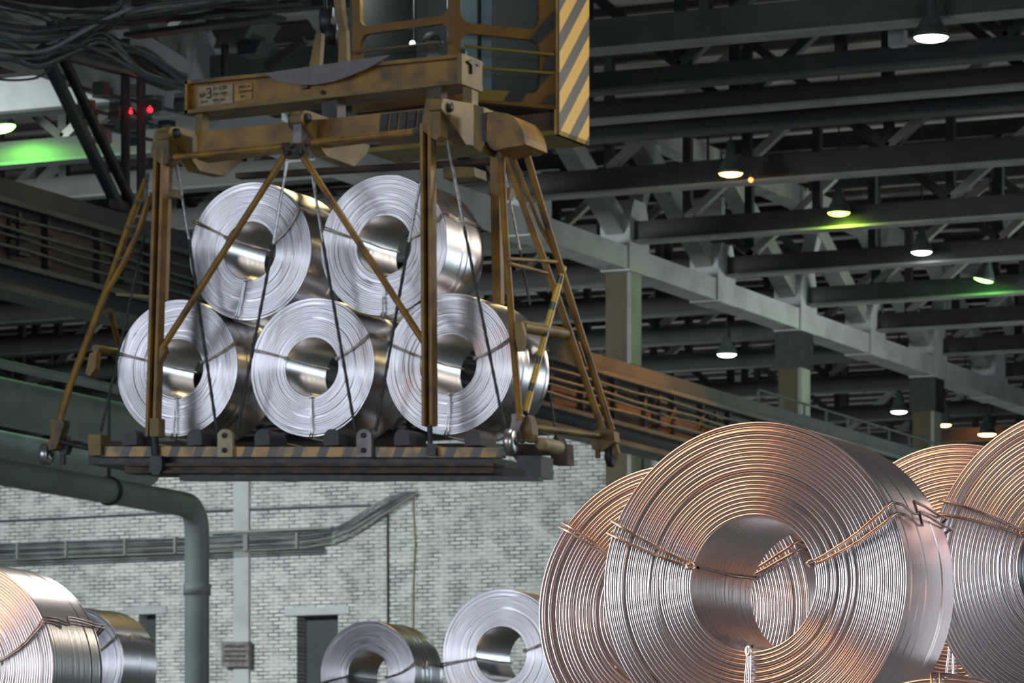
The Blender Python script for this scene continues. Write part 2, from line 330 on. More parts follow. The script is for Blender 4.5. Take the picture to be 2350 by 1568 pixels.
# crane runway girder
GX = -32.6
g = thing('runway_girder', 'long riveted crane runway girder sloping down from the left to the far right', 'girder', (GX, 80, 10.6))
Y0, Y1 = 46, 140
MB().aabb((GX - .35, Y0, 12.06), (GX + .12, Y1, 12.36)).build('top_rail_beam', GIRD_D, g)
MB().aabb((GX - .30, Y0, 11.98), (GX + .20, Y1, 12.06)).build('top_flange', GIRD_L, g)
wm = MB().aabb((GX - .2, Y0, 11.14), (GX, Y1, 11.98))
for i in range(60): wm.aabb((GX, Y0 + .8 + i * 1.55, 11.14), (GX + .09, Y0 + .92 + i * 1.55, 11.98))
wm.build('web', GIRD, g)
MB().aabb((GX - .35, Y0, 11.06), (GX + .22, Y1, 11.14)).build('bottom_flange', GIRD_L, g)
MB().aabb((GX - .2, Y0, 10.78), (GX + .04, Y1, 11.06)).build('lower_web', GIRD_D, g)
MB().aabb((GX - .35, Y0, 10.68), (GX + .24, Y1, 10.78)).build('lower_flange', GIRD_L, g)
for z, r in ((11.80, .025), (11.62, .03), (11.50, .02), (11.33, .03)):
    pts = [(GX + .20 + .015 * math.sin(i * 1.3 + z * 9), Y0 + i * 1.55, z + .02 * math.sin(i * 2.1 + z * 7)) for i in range(61)]
    MB().tube(pts, r, 6).build('conduit', CABLE, g)
for i in range(30):
    y = Y0 + 1.4 + i * 3.1
    b = MB().aabb((GX + .1, y, 11.25), (GX + .16, y + .09, 11.9))
    for z in (11.33, 11.56, 11.8): b.aabb((GX + .1, y - .12, z - .07), (GX + .24, y + .2, z - .03))
    b.build('cable_bracket', GIRD_D, g)
hr = MB()
for i in range(40): hr.aabb((GX + .1, 84 + i * 1.4, 12.36), (GX + .14, 84.05 + i * 1.4, 12.62))
hr.aabb((GX + .1, 84, 12.60), (GX + .14, Y1, 12.64)); hr.build('handrail', GIRD_D, g)

# wide grey ducts and the elbow pipe at the left
px_ = -36.6
p = thing('elbow_pipe', 'thick grey-green pipe that bends down in front of the brick wall', 'pipe', (px_, 67, 2))
c0 = pX(-60, 1078, px_); c1 = pX(452, 1158, px_); zz = (c0.z + c1.z) / 2
rp = .225
pts = [Vector((px_, c0.y - 2, zz)), Vector((px_, c1.y - .9, zz))]
for k in range(1, 8): a = k / 8 * math.pi / 2; pts.append(Vector((px_, c1.y - .45 + .45 * math.sin(a), zz - .45 + .45 * math.cos(a))))
pts += [Vector((px_, c1.y, zz - .6)), Vector((px_, c1.y, 0))]
MB().tube(pts, rp, 20).build('pipe_run', PIPE, p)
for px, py in ((250, 1112),):
    q = pX(px, py, px_)
    MB().lathe([(rp + .03, -.05), (rp + .03, .05), (rp, .05)], (px_, q.y, zz), (0, 1, 0), 20).tube([(px_, q.y, zz + rp), (px_, q.y, zz + 1.6)], .03, 6).build('pipe_hanger', GIRD_D, p)
MB().lathe([(rp, -.1), (rp + .025, -.1), (rp + .025, .1), (rp, .1)], (px_, c1.y, zz - 1.5), (0, 0, 1), 20).build('collar', PIPE, p)
dx_ = -38.4
d = thing('air_duct', 'wide grey duct behind the hoisted load at far left', 'duct', (dx_, 68, 10))
q0 = pX(-60, 915, dx_); q1 = pX(360, 990, dx_)
MB().tube([(dx_, q0.y - 2, (q0.z + q1.z) / 2), (dx_, q1.y, (q0.z + q1.z) / 2)], .42, 24).build('duct_body', PIPE, d)
q2 = pX(-60, 828, dx_)
MB().tube([(dx_ + .2, q0.y - 2, q2.z), (dx_ + .2, q1.y, q2.z)], .08, 10).build('top_pipe', PIPE, d)
d2 = thing('low_duct', 'second duct lower and darker, between the wide duct and the elbow pipe', 'duct', (-39.5, 68, 8.9))
q0 = pX(-60, 1010, -39.5); MB().tube([(-39.5, q0.y - 2, q0.z), (-39.5, 70, q0.z)], .26, 16).build('duct_body', PIPE, d2)

# cable tray along the wall
ct = thing('cable_tray', 'bundle of grey cables along the brick wall that sweeps up at its right end', 'cable tray', (wx(400), WY - .3, wz(400, 1245)))
for k in range(12):
    off = k * 3.2; yy = WY - .12 - .02 * (k % 3)
    pts = [(-120, 1252 + off * .8), (0, 1250 + off), (200, 1243 + off), (420, 1235 + off), (600, 1226 + off), (700, 1222 + off), (760, 1215 + off * .95), (800, 1198 + off * .95), (850, 1165 + off), (900, 1140 + off * .8), (935 + k * 2, 1131)]
    P = [pY(x, y + 1.5 * math.sin(k * 3 + x * .02), yy) for x, y in pts]
    MB().tube(P, .017, 6).build('cable', (CABLE_L, CABLE, CABLE_L, CONC_M)[k % 4], ct)
for k in range(3):
    P = [pY(x, y + k * 6, WY - .1) for x, y in ((-100, 1290), (200, 1280), (450, 1270), (600, 1263), (745, 1258))]
    MB().tube(P, .02, 6).build('cable', CABLE_L if k else CABLE, ct)
for x in (38, 150, 285, 400, 565, 680, 560, 470):
    y = 1262 - x * .035
    MB().prism([pY(a, b, WY - .24) for a, b in ((x - 2, y - 16), (x + 2, y - 16), (x + 2, y + 22), (x - 2, y + 22))], (0, .22, 0)).build('bracket', CONC_M, ct)
MB().prism([pY(a, b, WY - .2) for a, b in ((480, 1222), (760, 1208), (760, 1213), (480, 1227))], (0, .18, 0)).build('tray_rail', CONC_M, ct)
bx = thing('electrical_box', 'small grey electrical box on the wall beside the elbow pipe', 'electrical box', (wx(539), WY - .1, wz(539, 1530)))
MB().slab([(508, 1474), (570, 1473), (570, 1530), (508, 1530)], WY - .3, .19).build('housing', STEELGREY, bx)
vb = MB()
for k in range(4): vb.slab([(514, 1482 + k * 11), (564, 1482 + k * 11), (564, 1486 + k * 11), (514, 1486 + k * 11)], WY - .31, .01)
vb.build('louver', IRON, bx)
ws = thing('wall_conduit', 'thin yellowish conduit running down the brick wall right of the cable bend', 'conduit', (wx(948), WY - .05, wz(948, 1420)))
MB().tube([pY(x, y, WY - .04) for x, y in ((946, 1135), (952, 1250), (948, 1330), (947, 1425), (947, 1700))], .02, 6).build('pipe_run', CREAM, ws)
ws = thing('wall_conduit', 'thin dark conduit straight down the brick wall left of the yellowish one', 'conduit', (wx(890), WY - .05, wz(890, 1420)))
MB().tube([pY(x, y, WY - .04) for x, y in ((889, 1180), (890, 1420), (890, 1700))], .022, 6).build('pipe_run', IRON, ws)
ws = thing('wall_conduit', 'old sagging cable strung high across the brick wall', 'cable', (wx(600), WY - .05, wz(600, 1170)))
MB().tube([pY(x, y, WY - .05) for x, y in ((-80, 1200), (150, 1190), (380, 1178), (520, 1172), (700, 1165), (850, 1160))], .03, 6).build('cable', CABLE, ws)

# ------------------------------------------------------------------ lamps
def lamp(px, py, d, dia, col, label, strength=14, power=120, cone=172, tilt=0, group='high bay lamps'):
    c = pd(px, py, d); r = dia / 2
    t = thing('high_bay_lamp', label, 'lamp', c, group)
    ax = Vector((math.sin(tilt), 0, math.cos(tilt)))
    MB().lathe([(r * .93, .02), (r, .0), (r, .05), (r * .9, .12), (r * .62, .26), (r * .36, .40), (r * .3, .62), (r * .12, .66), (.001, .66)], c, ax, 24).build('shade', SHADE, t)
    key = 'lamp_glow_%d_%d_%d_%d' % (col[0] * 99, col[1] * 99, col[2] * 99, strength)
    m = bpy.data.materials.get(key) or emis(key, col, strength)
    MB().lathe([(r * .92, .015), (r * .8, -.02), (r * .5, -.045), (r * .2, -.055), (.001, -.057)], c, ax, 24).build('lens', m, t)
    MB().tube([c + ax * .64, Vector((c.x + ax.x * .64, c.y, 19.6))], .02, 6).build('hanger', IRON, t)
    l = bpy.data.lights.new('lamp_light', 'SPOT'); l.spot_size = R(cone); l.spot_blend = .25; l.energy = power; l.color = col; l.shadow_soft_size = .15
    lo = bpy.data.objects.new('lamp_light', l); COL.objects.link(lo); lo.parent = t; lo.location = Vector((0, 0, -.12))
    return t
WH = (.86, .94, 1.0); OR = (1, .36, .09); YG = (.55, 1, .06); GR = (.18, 1, .08); AM = (1, .60, .16)
lamp(2137, 88, 68.0, .59, WH, 'largest bright white lamp near the top right corner', 22, 120)
lamp(1677, 400, 83.2, .51, OR, 'orange lamp in front of the brown-grey truss', 18, 3400, 104)
lamp(1925, 490, 89.35, .51, YG, 'yellow-green lamp lighting the truss behind it', 16, 170, 178)
lamp(2115, 580, 94.2, .50, WH, 'smaller white lamp right of the yellow-green lamp', 14, 40)
lamp(2257, 643, 98.9, .52, GR, 'vivid green tilted lamp lowest at the right', 22, 160, 178, .25)
lamp(1668, 815, 104.6, .52, WH, 'white lamp left of the second column, under its beam', 20, 160, 178)
lamp(2063, 946, 119, .50, (1, .92, .84), 'small pale lamp left of the third column, lower of two', 16, 50)
lamp(2064, 926, 127, .30, (1, .92, .84), 'tiny pale lamp directly above another small pale one', 14, 30)
lamp(2168, 976, 121, .42, AM, 'amber lamp hugging the right of the third column, lower of two', 18, 400)
lamp(2166, 955, 129, .34, AM, 'amber lamp right of the third column, upper of two', 16, 60)
lamp(2215, 948, 131, .26, OR, 'small dim orange lamp at the far right end of the hall', 10, 60)
lamp(2265, 998, 124, .58, AM, 'bright amber lamp just above the back right coil', 24, 1800, 178)
lamp(2, 296, 81.3, .62, GR, 'green lamp cut by the left picture edge', 24, 420, 178, -.2)
lamp(1100, 664, 118, .26, GR, 'tiny green lamp seen between the hoisted coils and the right legs', 14, 20)

def hung_box(px0, py0, px1, py1, Y, label, m):
    a = pY(px0, py0, Y); b = pY(px1, py1, Y)
    t = thing('junction_box', label, 'box', (a + b) / 2, 'small boxes among the roof trusses')
    MB().aabb((a.x, Y, b.z), (b.x, Y + .2, a.z)).build('housing', m, t); MB().aabb((a.x + .04, Y - .012, b.z + .04), (b.x - .04, Y - .001, a.z - .04)).build('door', m, t)
    MB().tube([((a.x + b.x) / 2, Y + .1, a.z), ((a.x + b.x) / 2, Y + .1, 19.6)], .03, 6).build('hanger', IRON, t)
hung_box(2038, 70, 2074, 103, 66.6, 'pale box hanging just beside the largest white lamp', CONC)
hung_box(1586, 456, 1656, 506, 86.5, 'wide pale box in the trusses below the orange lamp', CONC_M)
q = pd(1723, 413, 83.0); t = thing('pilot_lamp', 'tiny orange pilot lamp hanging just beside the orange lamp', 'lamp', q)
MB().lathe([(.001, -.05), (.04, -.03), (.05, 0), (.04, .03), (.001, .05)], q, (0, 0, 1), 12).build('bulb', emis('pilot_orange', (1, .3, .06), 4), t); MB().tube([q, (q.x, q.y, 19.6)], .012, 6).build('hanger', IRON, t)

# ------------------------------------------------------------------ crane support clutter at the top left
cs = thing('crane_end_carriage', 'dark leaning struts and posts standing on the runway girder at top left', 'crane part', (GX, 52, 12.36))
def cx_(px, py, dX=0): return pX(px, py, GX + dX)
MB().tube([cx_(95, 110), cx_(272, 476)], .105, 12).build('strut', GIRD_D, cs)
MB().tube([cx_(142, 128, .1), cx_(308, 478, .1)], .085, 12).build('strut', IRON, cs)
MB().tube([cx_(288, 90), cx_(288, 486)], .075, 8).build('post', GIRD_D, cs)
MB().tube([cx_(324, 120, -.2), cx_(324, 486, -.2)], .075, 8).build('post', GIRD_D, cs)
MB().side([(250, 455), (330, 470), (330, 492), (250, 476)], GX + .1, -.5).build('base_shoe', IRON, cs)
MB().tube([cx_(120, 115, .2), cx_(250, 150, .2), cx_(440, 195, .2)], .07, 8).build('rail', CABLE, cs)
MB().side([(190, 70), (430, 170), (430, 205), (190, 105)], GX - .6, -.4).build('walkway_beam', IRON, cs)
er = thing('electrical_rack', 'rack of dark boxes and coiled cables behind the struts with two red signal lights', 'electrical rack', (GX - 1.5, 56, 13))
for k in range(26):
    x = 165 + (k * 37) % 260; y = 150 + (k * 53) % 120 + x * .12; ww = 10 + (k * 7) % 18; h_ = 12 + (k * 11) % 20
    MB().side([(x, y), (x + ww, y + 3), (x + ww, y + 3 + h_), (x, y + h_)], GX - 1.0 - (k % 4) * .25, -.2).build('box', (TRUSS_L, CABLE_L, GIRD_D, CONC_M)[k % 4], er)
for y in (150, 205, 250, 285): MB().bar(cx_(160, y - 10, -1.4), cx_(440, y + 60, -1.4), .05, .05).build('rack_bar', CABLE, er)
RED = emis('red_signal', (1, .01, .02), 6)
for x, y, r in ((344, 252, .045), (300, 257, .03)):
    c = cx_(x, y, .3); MB().lathe([(.001, -r), (r * .7, -r * .7), (r, 0), (r * .7, r * .7), (.001, r)], c, (0, 0, 1), 12).tube([c, cx_(x, y - 8, -.9)], .01, 5).build('signal_light', RED, er, 'red signal light')
fc = thing('cable_loom', 'tangle of dark drooping cables crossing the top left corner', 'cables', pd(150, 60, 60))
rnd = random.Random(3)
for k in range(46):
    d0 = 58 + rnd.random() * 6; y0 = rnd.uniform(-10, 175); mode = k % 3
    if mode == 0: ks = [(-60, y0 * .6 - 10), (60, y0 * .5 + 30 + rnd.uniform(-20, 30)), (180, y0 * .35 + 25), (300, 30 + rnd.uniform(-20, 30)), (450, rnd.uniform(-10, 30)), (640, rnd.uniform(-40, 8))]
    elif mode == 1: ks = [(-60, y0), (40, y0 + rnd.uniform(0, 30)), (110, y0 * .7 + 40), (170, 80 + rnd.uniform(-30, 20)), (235, 60 + rnd.uniform(-30, 20)), (300, rnd.uniform(-30, 40))]
    else: ks = [(-60, 60 + y0 * .4), (30, 95 + y0 * .25), (90, 120 + y0 * .2), (170, 105 + y0 * .1), (240, 95 + rnd.uniform(-20, 30)), (330, 130 + rnd.uniform(-20, 50)), (430, 190 + rnd.uniform(-10, 20))]
    P = [pd(x, y, d0) for x, y in ks]
    Q = []
    for i in range(len(P) - 1):
        a, b, c_, e = P[max(i - 1, 0)], P[i], P[i + 1], P[min(i + 2, len(P) - 1)]
        for s_ in range(5):
            u = s_ / 5; Q.append(.5 * ((2 * b) + (c_ - a) * u + (2 * a - 5 * b + 4 * c_ - e) * u * u + (3 * b - a - 3 * c_ + e) * u ** 3))
    Q.append(P[-1]); MB().tube(Q, rnd.choice((.018, .025, .03)), 6).build('cable', (CABLE, CABLE, IRON, CABLE_L)[k % 4], fc)
ub = thing('bridge_beam', 'dark crane bridge beam across the top left edge, above the cables', 'beam', pd(400, 10, 64))
for x0, y0, x1, y1, hh, m in ((-60, 20, 830, -46, 30, IRON), (120, 60, 830, 2, 16, GIRD_D), (300, 82, 640, 40, 10, TRUSS_L), (250, 40, 700, 5, 8, TRUSS_M)):
    a = pd(x0, y0, 66); b = pd(x1, y1, 66 * .93); MB().bar(a, b, hh / 9640 * 64, .25).build('girder', m, ub)
MB().slab([(470, 45), (590, 38), (560, 85), (520, 100), (500, 98)], 57, .8).build('bracket', TRUSS_L, ub)
MB().tube([pY(516, 95, 57.2), pY(516, 230, 57.2)], .06, 8).build('hanger', IRON, ub)
MB().bar(pY(610, 155, 57.4), pY(700, 92, 57.4), .12, .12).build('brace', TRUSS_M, ub)
MB().slab([(545, 96), (600, 92), (585, 122), (545, 126)], 57.3, .4).build('junction_box', GIRD_D, ub)
# ------------------------------------------------------------------ wire coils
def coil_mesh(name, Ro, Ri, W, n, nax, nseg, seed, m, backtaper=.12, fs=6, depth=.75):
    rg = np.random.default_rng(seed); pitch = (Ro - Ri) / n; wr = pitch / 2
    th = np.linspace(0, 2 * np.pi, nseg, endpoint=False); rows = []
    def wob(k=1.0):
        a = np.zeros(nseg)
        for f in (1, 2, 3): a += rg.normal() * np.cos(f * th + rg.uniform(0, 6.28)) / f
        return a * k
    def arc():
        c = rg.uniform(0, 6.28); h = rg.uniform(.6, 2.6); d_ = np.abs((th - c + np.pi) % (2 * np.pi) - np.pi)
        return 1 / (1 + np.exp((d_ - h) * 14))
    ring_r = []; ring_f = []; ring_b = []
    for i in range(n):
        u = (i + .5) / n
        rec = rg.choice([0, 0, .2, .4, .8, 1.5]) * arc() + .25 * wob(.3)
        edge = .7 * (max(0, u - .93) / .07) ** 2 + .5 * (max(0, .06 - u) / .06) ** 2
        ring_f.append((rec + edge) * wr); ring_b.append((.6 * rg.choice([0, 0, .4, .9]) * arc() + edge) * wr + backtaper * max(0, (u - .55) / .45) ** 2)
        ring_r.append(Ri + pitch * (i + .5) + pitch * .10 * wob(.6))
    amp = depth
    # front face, inside to outside
    for i in range(n):
        for s_ in range(fs):
            a = math.pi * (s_ + .0) / fs
            rows.append((ring_r[i] - wr * math.cos(a), ring_f[i] + wr * ((1.75 if s_ == 0 and i else 1) - amp * math.sin(a))))
    # outer face, front to back
    y0 = ring_f[-1] + wr; y1 = W - ring_b[-1] - wr
    for j in range(nax):
        jr = (wob(.02) + rg.choice([0, 0, 0, 0, 0, 0, -.4]) * arc()) * wr
        for s_ in range(3):
            v = (j + s_ / 3) / nax; rows.append((np.full(nseg, Ro) + jr + wr * (.07 * math.sin(math.pi * s_ / 3) - .1), y0 + (y1 - y0) * v))
    for i in reversed(range(n)):
        for s_ in range(4):
            a = math.pi * s_ / 4
            rows.append((ring_r[i] + wr * math.cos(a), W - ring_b[i] - wr * (1 - amp * math.sin(a))))
    y0 = W - ring_b[0] - wr; y1 = ring_f[0] + wr
    for j in range(nax):
        jr = wob(.02) * wr
        for s_ in range(3):
            v = (j + s_ / 3) / nax; rows.append((np.full(nseg, Ri) + jr - wr * (.06 * math.sin(math.pi * s_ / 3)), y0 + (y1 - y0) * v))
    k = len(rows); V = np.zeros((k, nseg, 3), np.float32)
    for i, (r, y) in enumerate(rows):
        V[i, :, 0] = r * np.cos(th); V[i, :, 2] = r * np.sin(th); V[i, :, 1] = y
    idx = np.arange(k * nseg).reshape(k, nseg); a = idx; b = np.roll(idx, -1, 1); c = np.roll(b, -1, 0); d_ = np.roll(a, -1, 0)
    Fc = np.stack([a, d_, c, b], -1).reshape(-1, 4)
    me = bpy.data.meshes.new(name); me.vertices.add(k * nseg); me.vertices.foreach_set('co', V.ravel())
    me.loops.add(Fc.size); me.loops.foreach_set('vertex_index', Fc.ravel().astype(np.int32)); me.polygons.add(len(Fc))
    me.polygons.foreach_set('loop_start', np.arange(0, Fc.size, 4, dtype=np.int32)); me.polygons.foreach_set('use_smooth', np.ones(len(Fc), bool))
    me.update(calc_edges=True); me.materials.append(m); return me
RO, RI = .75, .31
M_NEAR = [coil_mesh('near_winding', RO, RI, .80, 23, 46, 288, 11 + s, ALU, fs=7, depth=.98) for s in range(2)]
RH = .737
M_HUNG = [coil_mesh('hung_winding', RH, RI, .95, 19, 40, 160, 31 + s, ALU_DULL, .03, 7, .95) for s in range(2)]
GRP = {'near': 'wire rod coils stacked in the foreground', 'hung': 'wire rod coils hoisted on the crane platform', 'far': 'wire rod coils stacked further off'}
def tie_path(W, a_in, a_out, sp, kink, side, RO):
    """one strand of a binding wire: over the front face, along the outside, down the back and home through the bore"""
    def P(r, ang, y): return Vector((r * math.cos(ang), y, r * math.sin(ang)))
    e = .014; pts = []
    n = 7
    for i in range(n + 1):
        u = i / n; r = RI - .012 + (RO + .016 - RI + .012) * u; ang = a_in + (a_out - a_in) * u
        pts.append(P(r, ang + side * sp * (.25 + .75 * u) / r, -e + .004 * math.sin(i * 2.2)))
    ao = a_out + side * sp / RO
    if kink: pts += [P(RO + .018, ao, W * .18), P(RO + .02, ao - kink, W * .30), P(RO + .03, ao - kink * 1.1, W * .34), P(RO + .03, ao + kink * .7, W * .38), P(RO + .02, ao + kink * .6, W * .6)]
    else: pts += [P(RO + .018, ao, W * .3), P(RO + .02, ao + .01, W * .6)]
    pts += [P(RO + .01, ao, W * .85), P(RO + .004, ao, W + e), P((RO + RI) / 2, (a_in + a_out) / 2, W + e), P(RI - .012, a_in, W + e), P(RI - .02, a_in + .03, W * .6), P(RI - .02, a_in, W * .25), P(RI - .02, a_in, .02)]
    return pts
def make_coil(px, py, d, kind, mesh, rot, label, ties, wr=.007, grp=None, W=None):
    c = pd(px, py, d) if d else None
    W = W or (.80 if kind == 'near' else .95)
    t = thing('wire_coil', label, 'wire coil', c, GRP[grp or kind])
    o = bpy.data.objects.new('winding', mesh); COL.objects.link(o); o.parent = t; o.rotation_euler = (0, round(rot) % 4 * math.pi / 2, 0)
    for a_in, a_out, sp, kink, m in ties:
        b = MB()
        for s in (-1, 1): b.tube([p_ + c for p_ in tie_path(W, R(a_in), R(a_out), sp, kink, s, RH if mesh in M_HUNG else RO)], wr, 6)
        # the hooked eye where both strands meet at the bore
        e = Vector((RI * math.cos(R(a_in)), -.02, RI * math.sin(R(a_in)))) + c
        u = Vector((math.cos(R(a_in)), 0, math.sin(R(a_in)))); v = Vector((-u.z, 0, u.x))
        b.tube([e + u * (.020 * math.cos(q)) + v * (.014 * math.sin(q)) + Vector((0, -.010 * math.sin(q), 0)) for q in [k * math.pi / 5 for k in range(11)]], wr * 1.1, 6)
        b.build('tie_wire', m, t)
    return t
FT = [(163, 158, .030, 0, TIE), (15, 25, .028, .05, TIE), (268, 268, .02, 0, TIE_LIGHT)]
cF1 = make_coil(1726, 1340, 19.4, 'near', M_NEAR[0], 0, 'large foreground coil whose open bore shows another coil behind it', FT)
cF2 = make_coil(1541, 1402, 21.5, 'near', M_NEAR[1], 1.1, 'coil half hidden behind the left edge of the large foreground coil', [(138, 143, .014, 0, TIE), (20, 24, .02, .04, TIE), (262, 258, .02, 0, TIE)])
cF3 = make_coil(2480, 1297, 19.7, 'near', M_NEAR[1], 2.7, 'coil cut off by the right picture edge', [(150, 157, .035, 0, TIE), (25, 30, .03, .05, TIE), (270, 268, .02, 0, TIE_LIGHT)])
cF4 = make_coil(2190, 1342, 22.3, 'near', M_NEAR[0], 4.0, 'coil behind, showing between the foreground coil and the right edge coil', [(160, 155, .02, 0, TIE), (25, 30, .03, .05, TIE), (268, 267, .035, 0, TIE_LIGHT)])
cF5 = make_coil(2150, 1955, 18.1, 'near', M_NEAR[0], 5.0, 'coil of the tier below, only its top rim showing at the bottom edge', [(160, 155, .02, 0, TIE), (90, 90, .02, 0, TIE)])
HT = lambda a: [(160 + a, 163 + a * .5, .012, 0, TIE), (14 + a, 24 + a, .012, .04, TIE), (270 + a * .4, 268 + a * .4, .012, 0, TIE_LIGHT)]
YH = 39.4
def dY(px, Y): return Y / ray(px, 800).y
make_coil(572, 576, dY(572, YH), 'hung', M_HUNG[0], .4, 'hoisted coil at the upper left of the load', [(150, 152, .012, 0, TIE), (12, 36, .010, .03, TIE), (262, 258, .018, 0, TIE_LIGHT)], .008)
make_coil(880, 563, dY(880, YH), 'hung', M_HUNG[1], 1.9, 'hoisted coil at the upper right of the load', [(165, 162, .014, 0, TIE), (8, 22, .014, .03, TIE), (272, 270, .02, 0, TIE_LIGHT)], .008)
make_coil(405, 845, dY(405, YH), 'hung', M_HUNG[1], 3.3, 'hoisted coil at the lower left, behind the left yellow post', [(165, 165, .012, 0, TIE), (8, 18, .012, .03, TIE), (270, 268, .03, 0, TIE_LIGHT)], .008)
make_coil(715, 843, dY(715, YH), 'hung', M_HUNG[0], 4.4, 'hoisted coil in the middle of the bottom row', [(160, 163, .012, 0, TIE), (14, 24, .012, .03, TIE), (270, 270, .015, 0, TIE_LIGHT)], .008)
make_coil(1030, 836, dY(1030, YH), 'hung', M_HUNG[1], 5.4, 'hoisted coil at the lower right, behind the right yellow post', [(165, 160, .012, 0, TIE), (8, 18, .014, .03, TIE), (272, 268, .02, 0, TIE_LIGHT)], .008)
make_coil(-92, 1538, 29.2, 'hung', M_NEAR[1], .9, 'orange-lit coil at the lower left corner, cut by the picture edge', [(160, 163, .012, 0, TIE), (8, 26, .012, .03, TIE)], .007, 'far', .80)
make_coil(169, 1523, 55, 'hung', M_HUNG[0], 2.2, 'silver coil behind the orange-lit one at lower left', HT(4), .008, 'far')
make_coil(843, 1547, 58.5, 'hung', M_HUNG[1], 1.2, 'gold-topped coil low in front of the brick wall', [(186, 190, .012, 0, TIE), (-10, 10, .016, .05, TIE)], .008, 'far')
make_coil(1149, 1502, 47.2, 'hung', M_HUNG[0], 3.7, 'coil right of the gold-topped one, partly hidden by the foreground stack', [(188, 188, .014, 0, TIE), (6, 16, .014, .04, TIE)], .008, 'far')
# what carries the stacks, all below the picture
CB = mat('saddle_concrete', (.3, .3, .29), .9, 0, (.22, .22, .21), 2)
def saddle(label, pts, W):
    zs = min(p_.z for p_ in pts) - RO - .035
    x0 = min(p_.x for p_ in pts) - .8; x1 = max(p_.x for p_ in pts) + .8; y0 = min(p_.y for p_ in pts); y1 = max(p_.y for p_ in pts) + W
    o = MB().aabb((x0, y0 + .02, 0), (x1, y1, zs)).build('concrete_plinth', CB); tag(o, label, 'plinth')
saddle('concrete plinth under the coil whose top rim shows at the bottom edge', [cF5.location], .78)
saddle('concrete plinth under the large foreground coil', [cF1.location], .78)
saddle('concrete plinth under the coil cut by the right edge', [cF3.location], .78)
for px, py, d, lab in ((1541, 1402, 21.5, 'concrete plinth under the coil half hidden at left'), (2190, 1342, 22.3, 'concrete plinth under the coil behind at right'), (-92, 1538, 29.2, 'concrete plinth under the orange-lit corner coil'), (169, 1523, 55, 'concrete plinth under the silver coil at lower left'), (843, 1547, 58.5, 'concrete plinth under the gold-topped coil'), (1149, 1502, 47.2, 'concrete plinth under the coil right of the gold-topped one')):
    saddle(lab, [pd(px, py, d)], .95)
# ------------------------------------------------------------------ lifting frame
FY = 38.95
fr = thing('lifting_frame', 'yellow steel lifting frame with braced posts and splayed wheeled legs around the hoisted coils', 'lifting frame', pY(670, 340, FY + .8))
def part(name, m, mb, label=None): return mb.build(name, m, fr, label)
def fy(px, py, dy=0): return pY(px, py, FY + dy)
# uprights: channels with a recessed web
def channel(p0, p1, wpx, name='post', dy=0):
    a = fy(*p0, dy); b = fy(*p1, dy); wm_ = wpx / 220; off = Vector((wm_ * .36, 0, 0))
    m = MB().bar(a - off, b - off, wm_ * .28, .13).bar(a + off, b + off, wm_ * .28, .13).bar(a + Vector((0, .05, 0)), b + Vector((0, .05, 0)), wm_ * .5, .03)
    part(name, YEL, m)
channel((371, 345), (351, 1003), 27); channel((982, 285), (986, 978), 27)
part('post_head', YEL_DULL, MB().slab([(356, 298), (380, 292), (387, 322), (388, 372), (374, 380), (346, 360), (346, 345)], FY - .06, .18))
part('post_head', YEL_DULL, MB().slab([(978, 226), (1012, 228), (1010, 312), (998, 322), (970, 300), (968, 282)], FY - .06, .18))
part('hinge_lug', STEELGREY, MB().slab([(672, 262), (684, 256), (692, 262), (690, 336), (672, 336)], FY - .06, .16))
part('node_gusset', RUST, MB().slab([(655, 330), (696, 327), (700, 346), (694, 360), (652, 362)], FY - .09, .12))
part('hinge_lug', RUST, MB().slab([(660, 262), (671, 256), (671, 300), (662, 292)], FY + .1, .2))
nb_ = MB()
for x, y in ((660, 352), (688, 352), (668, 336)): nb_.lathe([(.001, -.05), (.03, -.05), (.03, 0)], fy(x, y, -.1), (0, 1, 0), 8)
part('bolt', IRON, nb_)
part('tie_bar', YEL, MB().tube([fy(385, 362, -.02), fy(655, 336, -.02)], .033, 12)); part('tie_bar', YEL, MB().tube([fy(694, 329, -.02), fy(966, 301, -.02)], .033, 12))
for x, y, s in ((385, 362, 1), (650, 337, 1), (700, 328, 1), (950, 303, 1)): part('tie_sleeve', RUST, MB().tube([fy(x, y, -.02), fy(x + 14, y - 1.4, -.02)], .042, 10))
part('brace', YEL, MB().tube([fy(657, 352, -.03), fy(370, 803, -.03)], .036, 12)); part('brace', YEL, MB().tube([fy(690, 352, -.03), fy(972, 784, -.03)], .036, 12))
part('brace_socket', YEL_DULL, MB().slab([(364, 796), (374, 790), (378, 806), (364, 832)], FY - .05, .1)); part('brace_socket', YEL_DULL, MB().slab([(966, 776), (976, 772), (976, 808), (968, 800)], FY - .05, .1))
part('foot_rod', IRON, MB().tube([fy(354, 1000), fy(357, 1046)], .045, 8)); part('foot_rod', IRON, MB().tube([fy(986, 976), fy(988, 1036)], .03, 8))
part('foot_sleeve', YEL_DULL, MB().slab([(343, 960), (364, 960), (364, 1002), (343, 1002)], FY - .08, .14))
# front cross beam with black hazard bars
part('cross_beam', YEL, MB().slab([(452, 304), (1000, 246), (1000, 297), (452, 366)], FY + .3, .25))
hz = MB()
for x0, x1 in ((869, 888), (892, 910), (914, 931), (934, 952), (956, 974)):
    yt = 262 - (x0 - 869) * .1; hz.slab([(x0 + 5, yt), (x1 + 3, yt - 2), (x1 - 2, yt + 43), (x0, yt + 45)], FY + .28, .018)
part('hazard_bars', BLACK, hz)
